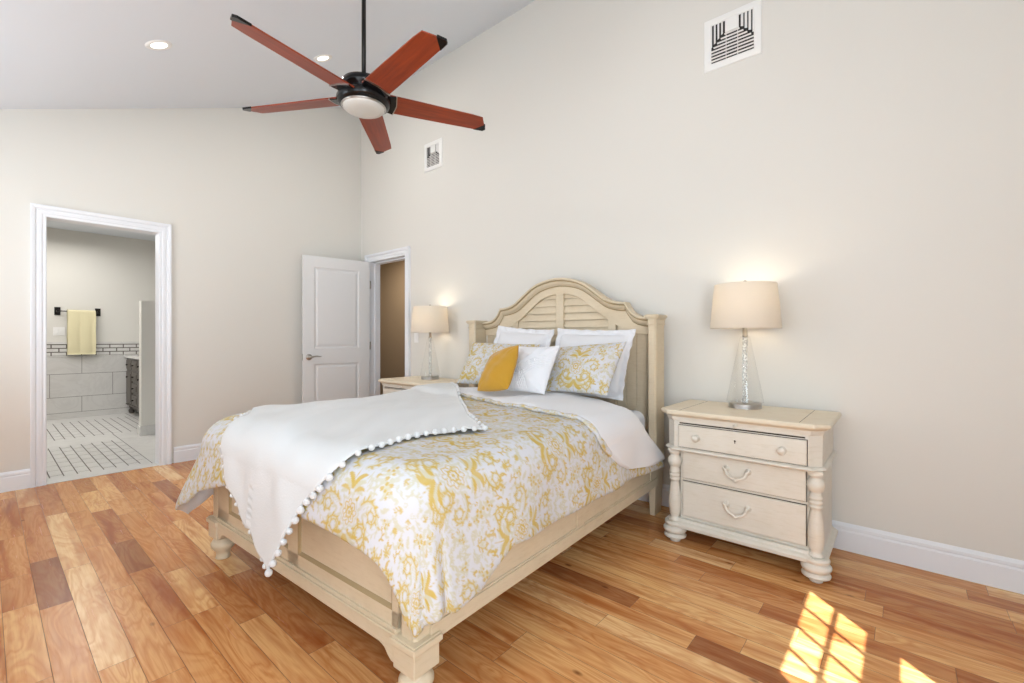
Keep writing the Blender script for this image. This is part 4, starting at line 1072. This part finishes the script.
def edge_puff(d, w_=0.045): t = np.clip(d / w_, 0, 1); return np.sqrt(np.maximum(t * (2 - t), 0))
def bfoot(a): return np.interp(a, [-1.18, -1.0, -0.775, -0.52, -0.25, 0.3, 0.80, 0.95, 1.08, 1.18], [-2.13, -2.24, -2.27, -2.215, -2.155, -2.14, -2.15, -2.16, -2.165, -2.13])
def aside(b): return np.interp(b, [-2.2, -1.95, -1.80, -1.683, -1.61, -1.53, -1.3, -0.6, -0.1], [1.11, 1.16, 1.19, 1.172, 1.128, 1.085, 1.10, 1.104, 1.135])
def bhead(a): return np.interp(np.abs(a), [0, 0.535, 0.72, 0.84, 0.927, 1.0, 1.064, 1.18], [-0.27, -0.27, -0.385, -0.375, -0.29, -0.20, -0.13, -0.09])
def cloth(name, nu, nv, amin, amax, blo, bhi, top, bottom, mats, topmi, attrs=True, parent=None, taper=0.045, hemwave=0.0):
    """puffy two-sided cloth: top sheet and underside meet at the hem"""
    def sheet(nu, nv, off):
        s, t = np.meshgrid(np.linspace(0, 1, nu), np.linspace(0, 1, nv), indexing='ij')
        a = amin + (amax - amin) * s; lo, hi = blo(a), bhi(a); b_ = lo + (hi - lo) * t
        if hemwave: a = np.where(a > W0, W0 + (a - W0) * (aside(b_) - W0) / (1.18 - W0), a)
        d = np.minimum(np.minimum(s, 1 - s) * (amax - amin), np.minimum(t, 1 - t) * np.maximum(hi - lo, 1e-3))
        return a, b_, drape(a, b_, off(a, b_) if callable(off) else off) if False else drape(a, b_, (off(a, b_) * edge_puff(d, taper))), d
    a, b_, P1, d = sheet(nu, nv, top)
    nu2, nv2 = nu // 4, nv // 4
    a2, b2, P2, _ = sheet(nu2, nv2, bottom)
    q1 = gridquads(nu, nv); q2 = gridquads(nu2, nv2, nu * nv, True)
    at = None
    if attrs:
        i1 = ink(a.ravel() + 0.10, b_.ravel() + 0.05)
        z2 = np.zeros(nu2 * nv2); at = {k: np.concatenate([v_, z2]) for k, v_ in i1.items()}
    mi = np.concatenate([np.asarray([topmi(x, y, dd) for x, y, dd in ()] or np.zeros(len(q1)), int), np.full(len(q2), 1)])
    return npmesh(name, np.concatenate([P1.reshape(-1, 3), P2.reshape(-1, 3)]), np.concatenate([q1, q2]), mats, parent, at, mi), a, b_, P1
one = lambda v_: (lambda a, b_: np.full(np.shape(a), v_))
duv, *_ = cloth('duvet', 520, 470, -1.18, 1.18, bfoot, bhead, lambda a, b_: 0.010 + 0.004 * np.sin(9 * a + 4 * b_) * np.sin(8 * b_), one(-0.012), [M['damask'], M['white_sheet']], None, hemwave=1.0)
tag(duv, 'yellow and white damask print duvet with white reverse draped over the bed', 'duvet')
dc = place(duv)
# the head end folded back: white reverse showing, printed rim along its free edge
FA = [-1.08, -0.80, -0.294, 0.006, 0.214, 0.479, 0.635, 0.787, 0.850, 0.935, 1.000, 1.044, 1.080, 1.092]
FB = [-0.42, -0.56, -0.640, -0.715, -0.800, -0.868, -0.872, -0.865, -0.850, -0.770, -0.685, -0.581, -0.341, -0.200]
def bflap(a): return np.interp(a, FA, FB)
def flapoff(a, b_): return 0.014 + 0.018 * np.ones_like(a) + 0.004 * np.sin(7 * a + 3) * np.sin(11 * b_ + 1) + 0.003 * np.sin(19 * a - 8 * b_)
flap, fa, fb_, FP = cloth('folded_flap', 300, 130, -1.08, 1.092, bflap, lambda a: bhead(a) + 0.01, flapoff, one(0.012), [M['white_sheet'], M['white_sheet']], None, attrs=False, taper=0.03)
pc = np.empty(len(flap.data.vertices) * 3); flap.data.vertices.foreach_get('co', pc); pc = pc.reshape(-1, 3) - dc; flap.data.vertices.foreach_set('co', pc.ravel()); flap.data.update()
flap.parent = duv; flap['label'] = 'white reverse of the duvet folded back'
# printed rim rolled along the free edge
aa = np.linspace(-1.0, 0.93, 420); bb = bflap(aa)
nr = 12; rim = []
ta = np.gradient(aa); tb = np.gradient(bb); ln = np.hypot(ta, tb)
na, nb = tb / ln, -ta / ln
for k in range(nr):
    g_ = 2 * PI * k / nr; rr = 0.011 + 0.002 * np.sin(aa * 60 + k)
    rim.append(drape(aa + na * np.cos(g_) * rr * 1.4, bb + nb * np.cos(g_) * rr * 1.4, 0.020 + np.sin(g_) * rr))
rim = np.stack(rim, 1); idx = []
for k in range(nr):
    i = np.arange(len(aa) - 1); a0 = i * nr + k; a1 = i * nr + (k + 1) % nr; idx.append(np.stack([a0, a1, a1 + nr, a0 + nr], -1))
ii = ink(np.repeat(aa, nr) * 1.0, np.tile(np.arange(nr) * 0.02, len(aa)) + 0.1)
rimo = npmesh('printed_rim', rim.reshape(-1, 3) - dc, np.concatenate(idx), [M['damask']], duv, ii); rimo['label'] = 'printed edge of the folded duvet'

# ------------------------------------------------------------------ throw with pompoms
def curve(pts, n):
    """arc-length resampled smooth curve in cloth parameters"""
    c = np.array([(p.x, p.y) for p in bez([(x, y, 0) for x, y in pts], 10)])
    s = np.concatenate([[0], np.cumsum(np.hypot(*np.diff(c, axis=0).T))]); t = np.linspace(0, s[-1], n)
    return np.stack([np.interp(t, s, c[:, 0]), np.interp(t, s, c[:, 1])], -1), s[-1]
AB = [(-0.74, -0.27), (-0.45, -0.50), (-0.11, -0.813), (0.10, -1.00), (0.295, -1.174), (0.45, -1.28), (0.575, -1.355)]
BC = [(0.575, -1.355), (0.50, -1.47), (0.483, -1.60), (0.487, -1.72), (0.508, -1.83), (0.515, -1.915), (0.478, -1.985), (0.371, -2.083), (0.315, -2.183), (0.275, -2.265), (0.235, -2.335)]
DC = [(-1.10, -1.50), (-0.85, -1.66), (-0.62, -1.76), (-0.45, -1.88), (-0.37, -1.965), (-0.30, -2.05), (-0.222, -2.131), (-0.11, -2.203), (0.0, -2.270), (0.12, -2.325), (0.235, -2.335)]
AD = [(-0.74, -0.27), (-0.98, -0.48), (-1.12, -0.90), (-1.13, -1.25), (-1.10, -1.50)]
nu, nv = 150, 170
(cAB, lAB), (cDC, lDC) = curve(AB, nu), curve(DC, nu); (cAD, lAD), (cBC, lBC) = curve(AD, nv), curve(BC, nv)
U, V = np.meshgrid(np.linspace(0, 1, nu), np.linspace(0, 1, nv), indexing='ij'); U = U[..., None]; V = V[..., None]
Cp = (1 - V) * cAB[:, None] + V * cDC[:, None] + (1 - U) * cAD[None] + U * cBC[None] - ((1 - U) * (1 - V) * cAB[0] + U * (1 - V) * cAB[-1] + (1 - U) * V * cDC[0] + U * V * cDC[-1])
ca_, cb_ = Cp[..., 0], Cp[..., 1]
fold = 0.006 * np.maximum(0, np.sin(16 * (ca_ * 0.6 + cb_ * 0.8) + 2.0 * np.sin(3 * ca_))) ** 2 + 0.004 * np.sin(9 * ca_ - 5 * cb_) + 0.012 * np.exp(-((ca_ + 0.15 + 0.25 * (cb_ + 1.5)) / 0.10) ** 2) * sstep(-cb_, 1.3, 1.7) + 0.003 * np.sin(31 * ca_ + 6 * np.sin(4 * cb_))
overflap = 0.030 * sstep(cb_, bflap(ca_) - 0.10, bflap(ca_) - 0.02)
off_t = 0.024 + overflap + np.maximum(fold, -0.004)
P = drape(ca_, cb_, off_t)
thr = npmesh('throw_blanket', P, gridquads(nu, nv), [M['fleece']])
if True:   # facing outwards
    s_ = thr.modifiers.new('thickness', 'SOLIDIFY'); s_.thickness = 0.006; s_.offset = 0
tag(thr, 'white fleece throw with pompom edging lying across the foot of the duvet', 'throw')
tc_ = place(thr)
pm = MB(); pm.lathe([(0.0, -1), (0.38, -0.92), (0.71, -0.71), (0.92, -0.38), (1.0, 0), (0.92, 0.38), (0.71, 0.71), (0.38, 0.92), (0.0, 1)], n=14, cap=False)
pmo = None
edges = []
for pts, L, r_, sp, off_ in ((BC, lBC, 0.0115, 0.041, 0.027), (AB, lAB, 0.009, 0.046, 0.026), (DC, lDC, 0.009, 0.046, 0.024)):
    n = int(L / sp); c, _ = curve(pts, n)
    for k in range(n):
        if pts is DC and c[k, 0] < -0.6: continue
        t = c[min(k + 1, n - 1)] - c[max(k - 1, 0)]; t /= np.hypot(*t); out = np.array([-t[1], t[0]])
        if pts is BC: out = out if out @ np.array([1, 0]) > 0 else -out
        elif pts is AB: out = out if out @ np.array([1, 1]) > 0 else -out
        else: out = out if out @ np.array([0, -1]) > 0 else -out
        p = c[k] + out * r_ * 0.7
        of = off_ + 0.030 * float(sstep(np.array(p[1]), bflap(p[0]) - 0.10, bflap(p[0]) - 0.02))
        q3 = drape(np.array([p[0]]), np.array([p[1]]), np.array([of + r_ * 0.2]))[0] - tc_
        if pmo is None:
            pmo = pm.build('pompom', M['pompom'], thr); o = pmo
        else:
            o = pmo.copy(); COL.objects.link(o); o.parent = thr
        rr = r_ * random.uniform(0.92, 1.12); o.location = q3; o.scale = (rr, rr, rr)

# ------------------------------------------------------------------ pillows
def pillow(name, TL, TR, BR, BL, thick, mats, label, cat, n=90, flange=0.0, pattern=None, quilt=None, pin=0.05, sag=0.0, power=0.55, seedv=0, mi_front=0, group=None):
    TL, TR, BR, BL = map(np.array, (TL, TR, BR, BL))
    s, t = np.meshgrid(np.linspace(-1, 1, n), np.linspace(-1, 1, n), indexing='ij')
    Wd = np.linalg.norm(TR - TL); Hd = np.linalg.norm(TL - BL)
    fs, ft = 1 - 2 * flange / Wd, 1 - 2 * flange / Hd
    def surf(sgn):
        # edges bow in between the corners
        ss = s * (1 - pin * (1 - t ** 2) * np.abs(s) ** 3 * 1.0) ; tt = t * (1 - pin * (1 - s ** 2) * np.abs(t) ** 3)
        u, v = (ss + 1) / 2, (tt + 1) / 2
        P = (BL[None, None] * ((1 - u) * (1 - v))[..., None] + BR * (u * (1 - v))[..., None] + TR * (u * v)[..., None] + TL * ((1 - u) * v)[..., None])
        nrm = np.cross(TR - TL, TL - BL); nrm = nrm / np.linalg.norm(nrm)      # towards the foot of the bed when TL->TR runs along +x
        e = np.clip(1 - (s / fs) ** 2, 0, 1) * np.clip(1 - (t / ft) ** 2, 0, 1)
        h_ = e ** power
        h_ *= 1 + 0.10 * (-t) * e + sag * (-t)
        ph = seedv
        wr = 0.05 * np.sin(4.1 * s + 3 * t + ph) + 0.04 * np.sin(7 * s - 5 * t + 2 * ph) + 0.025 * np.sin(13 * t + 4 * s + ph)
        corner = np.exp(-((1 - np.abs(s)) ** 2 + (1 - np.abs(t)) ** 2) / 0.18)
        cr = 0.08 * np.sin(14 * (np.arctan2(1.05 - np.abs(t), 1.05 - np.abs(s))) + ph) * corner
        d = thick / 2 * h_ * (1 + (wr + cr) * 1.2)
        if flange > 0:
            out = np.maximum(np.abs(s) - fs, 0) / (1 - fs) + np.maximum(np.abs(t) - ft, 0) / (1 - ft)
            ruf = 0.003 * np.sin(22 * (s + t) + ph) + 0.004 * np.sin(17 * (s - t) + 1 + ph)
            P = P + nrm * (ruf * np.clip(out, 0, 1))[..., None]
        if quilt is not None and sgn > 0: d = d + quilt(s, t) * e ** 0.3
        return P + nrm * (sgn * (d + 0.0012))[..., None]
    P = np.concatenate([surf(1).reshape(-1, 3), surf(-1).reshape(-1, 3)])
    q = [gridquads(n, n), gridquads(n, n, n * n, True)]
    i = np.arange(n - 1); N2 = n * n
    for a, b_ in ((i, i + 1), (i * n + n - 1, (i + 1) * n + n - 1), (i * n, (i + 1) * n), ((n - 1) * n + i, (n - 1) * n + i + 1)):
        q.append(np.stack([a, b_, b_ + N2, a + N2], -1))
    q = np.concatenate(q)
    at = None
    if pattern:
        uu = (s * Wd / 2 * pattern[2] + pattern[0]).ravel(); vv = (t * Hd / 2 * pattern[2] + pattern[1]).ravel(); ik = ink(uu, vv); at = {k: np.concatenate([v_, v_]) for k, v_ in ik.items()}
    o = npmesh(name, P, q, mats, None, at)
    bm = bmesh.new(); bm.from_mesh(o.data); bmesh.ops.recalc_face_normals(bm, faces=bm.faces); bm.to_mesh(o.data); bm.free()
    place(o); tag(o, label, cat, group)
    return o
pillow('pillow_sham', (-0.512, 0.035, 1.205), (0.020, 0.035, 1.165), (0.010, -0.15, 0.72), (-0.56, -0.15, 0.72), 0.15, [M['white_sheet']], 'white flanged pillow sham leaning on the left half of the headboard', 'pillow', flange=0.045, seedv=1.0)
pillow('pillow_sham', (0.050, 0.035, 1.175), (0.640, 0.035, 1.160), (0.632, -0.15, 0.72), (0.030, -0.15, 0.72), 0.15, [M['white_sheet']], 'white flanged pillow sham leaning on the right half of the headboard', 'pillow', flange=0.045, seedv=2.3)
pillow('patterned_pillow', (-0.60, -0.17, 1.070), (0.045, -0.17, 1.060), (0.06, -0.33, 0.765), (-0.615, -0.33, 0.765), 0.15, [M['damask']], 'damask print pillow behind the mustard cushion and the quilted pillow', 'pillow', n=200, pattern=(0.24, 0.02, 1.0), seedv=0.4)
pillow('patterned_pillow', (0.200, -0.17, 1.043), (0.668, -0.17, 1.082), (0.632, -0.36, 0.772), (0.180, -0.36, 0.768), 0.14, [M['damask']], 'damask print pillow in front of the right white sham', 'pillow', n=200, pattern=(0.0, 0.02, 0.95), seedv=3.4)
def quilt_lines(s, t):
    d = np.zeros_like(s)
    for cx, cy, r0, k in ((-1.3, 1.4, 1.55, 5), (1.2, -1.6, 1.75, 6), (-1.5, -1.5, 1.5, 5)):
        r = np.hypot(s - cx, t - cy)
        for j in range(k): d -= 0.007 * np.exp(-((r - r0 - j * 0.085) / 0.02) ** 2)
    return d
pillow('quilted_pillow', (0.005, -0.375, 1.048), (0.322, -0.375, 1.056), (0.298, -0.51, 0.768), (-0.02, -0.51, 0.768), 0.10, [M['white_sheet']], 'small square white pillow with stitched arcs in the middle of the bed', 'pillow', n=160, quilt=quilt_lines, seedv=0.9)
pillow('mustard_cushion', (-0.155, -0.45, 0.990), (0.098, -0.50, 1.058), (0.122, -0.64, 0.800), (-0.130, -0.63, 0.770), 0.12, [M['mustard']], 'mustard yellow square cushion leaning on the quilted pillow', 'cushion', n=110, seedv=2.0, pin=-0.05, power=0.5)
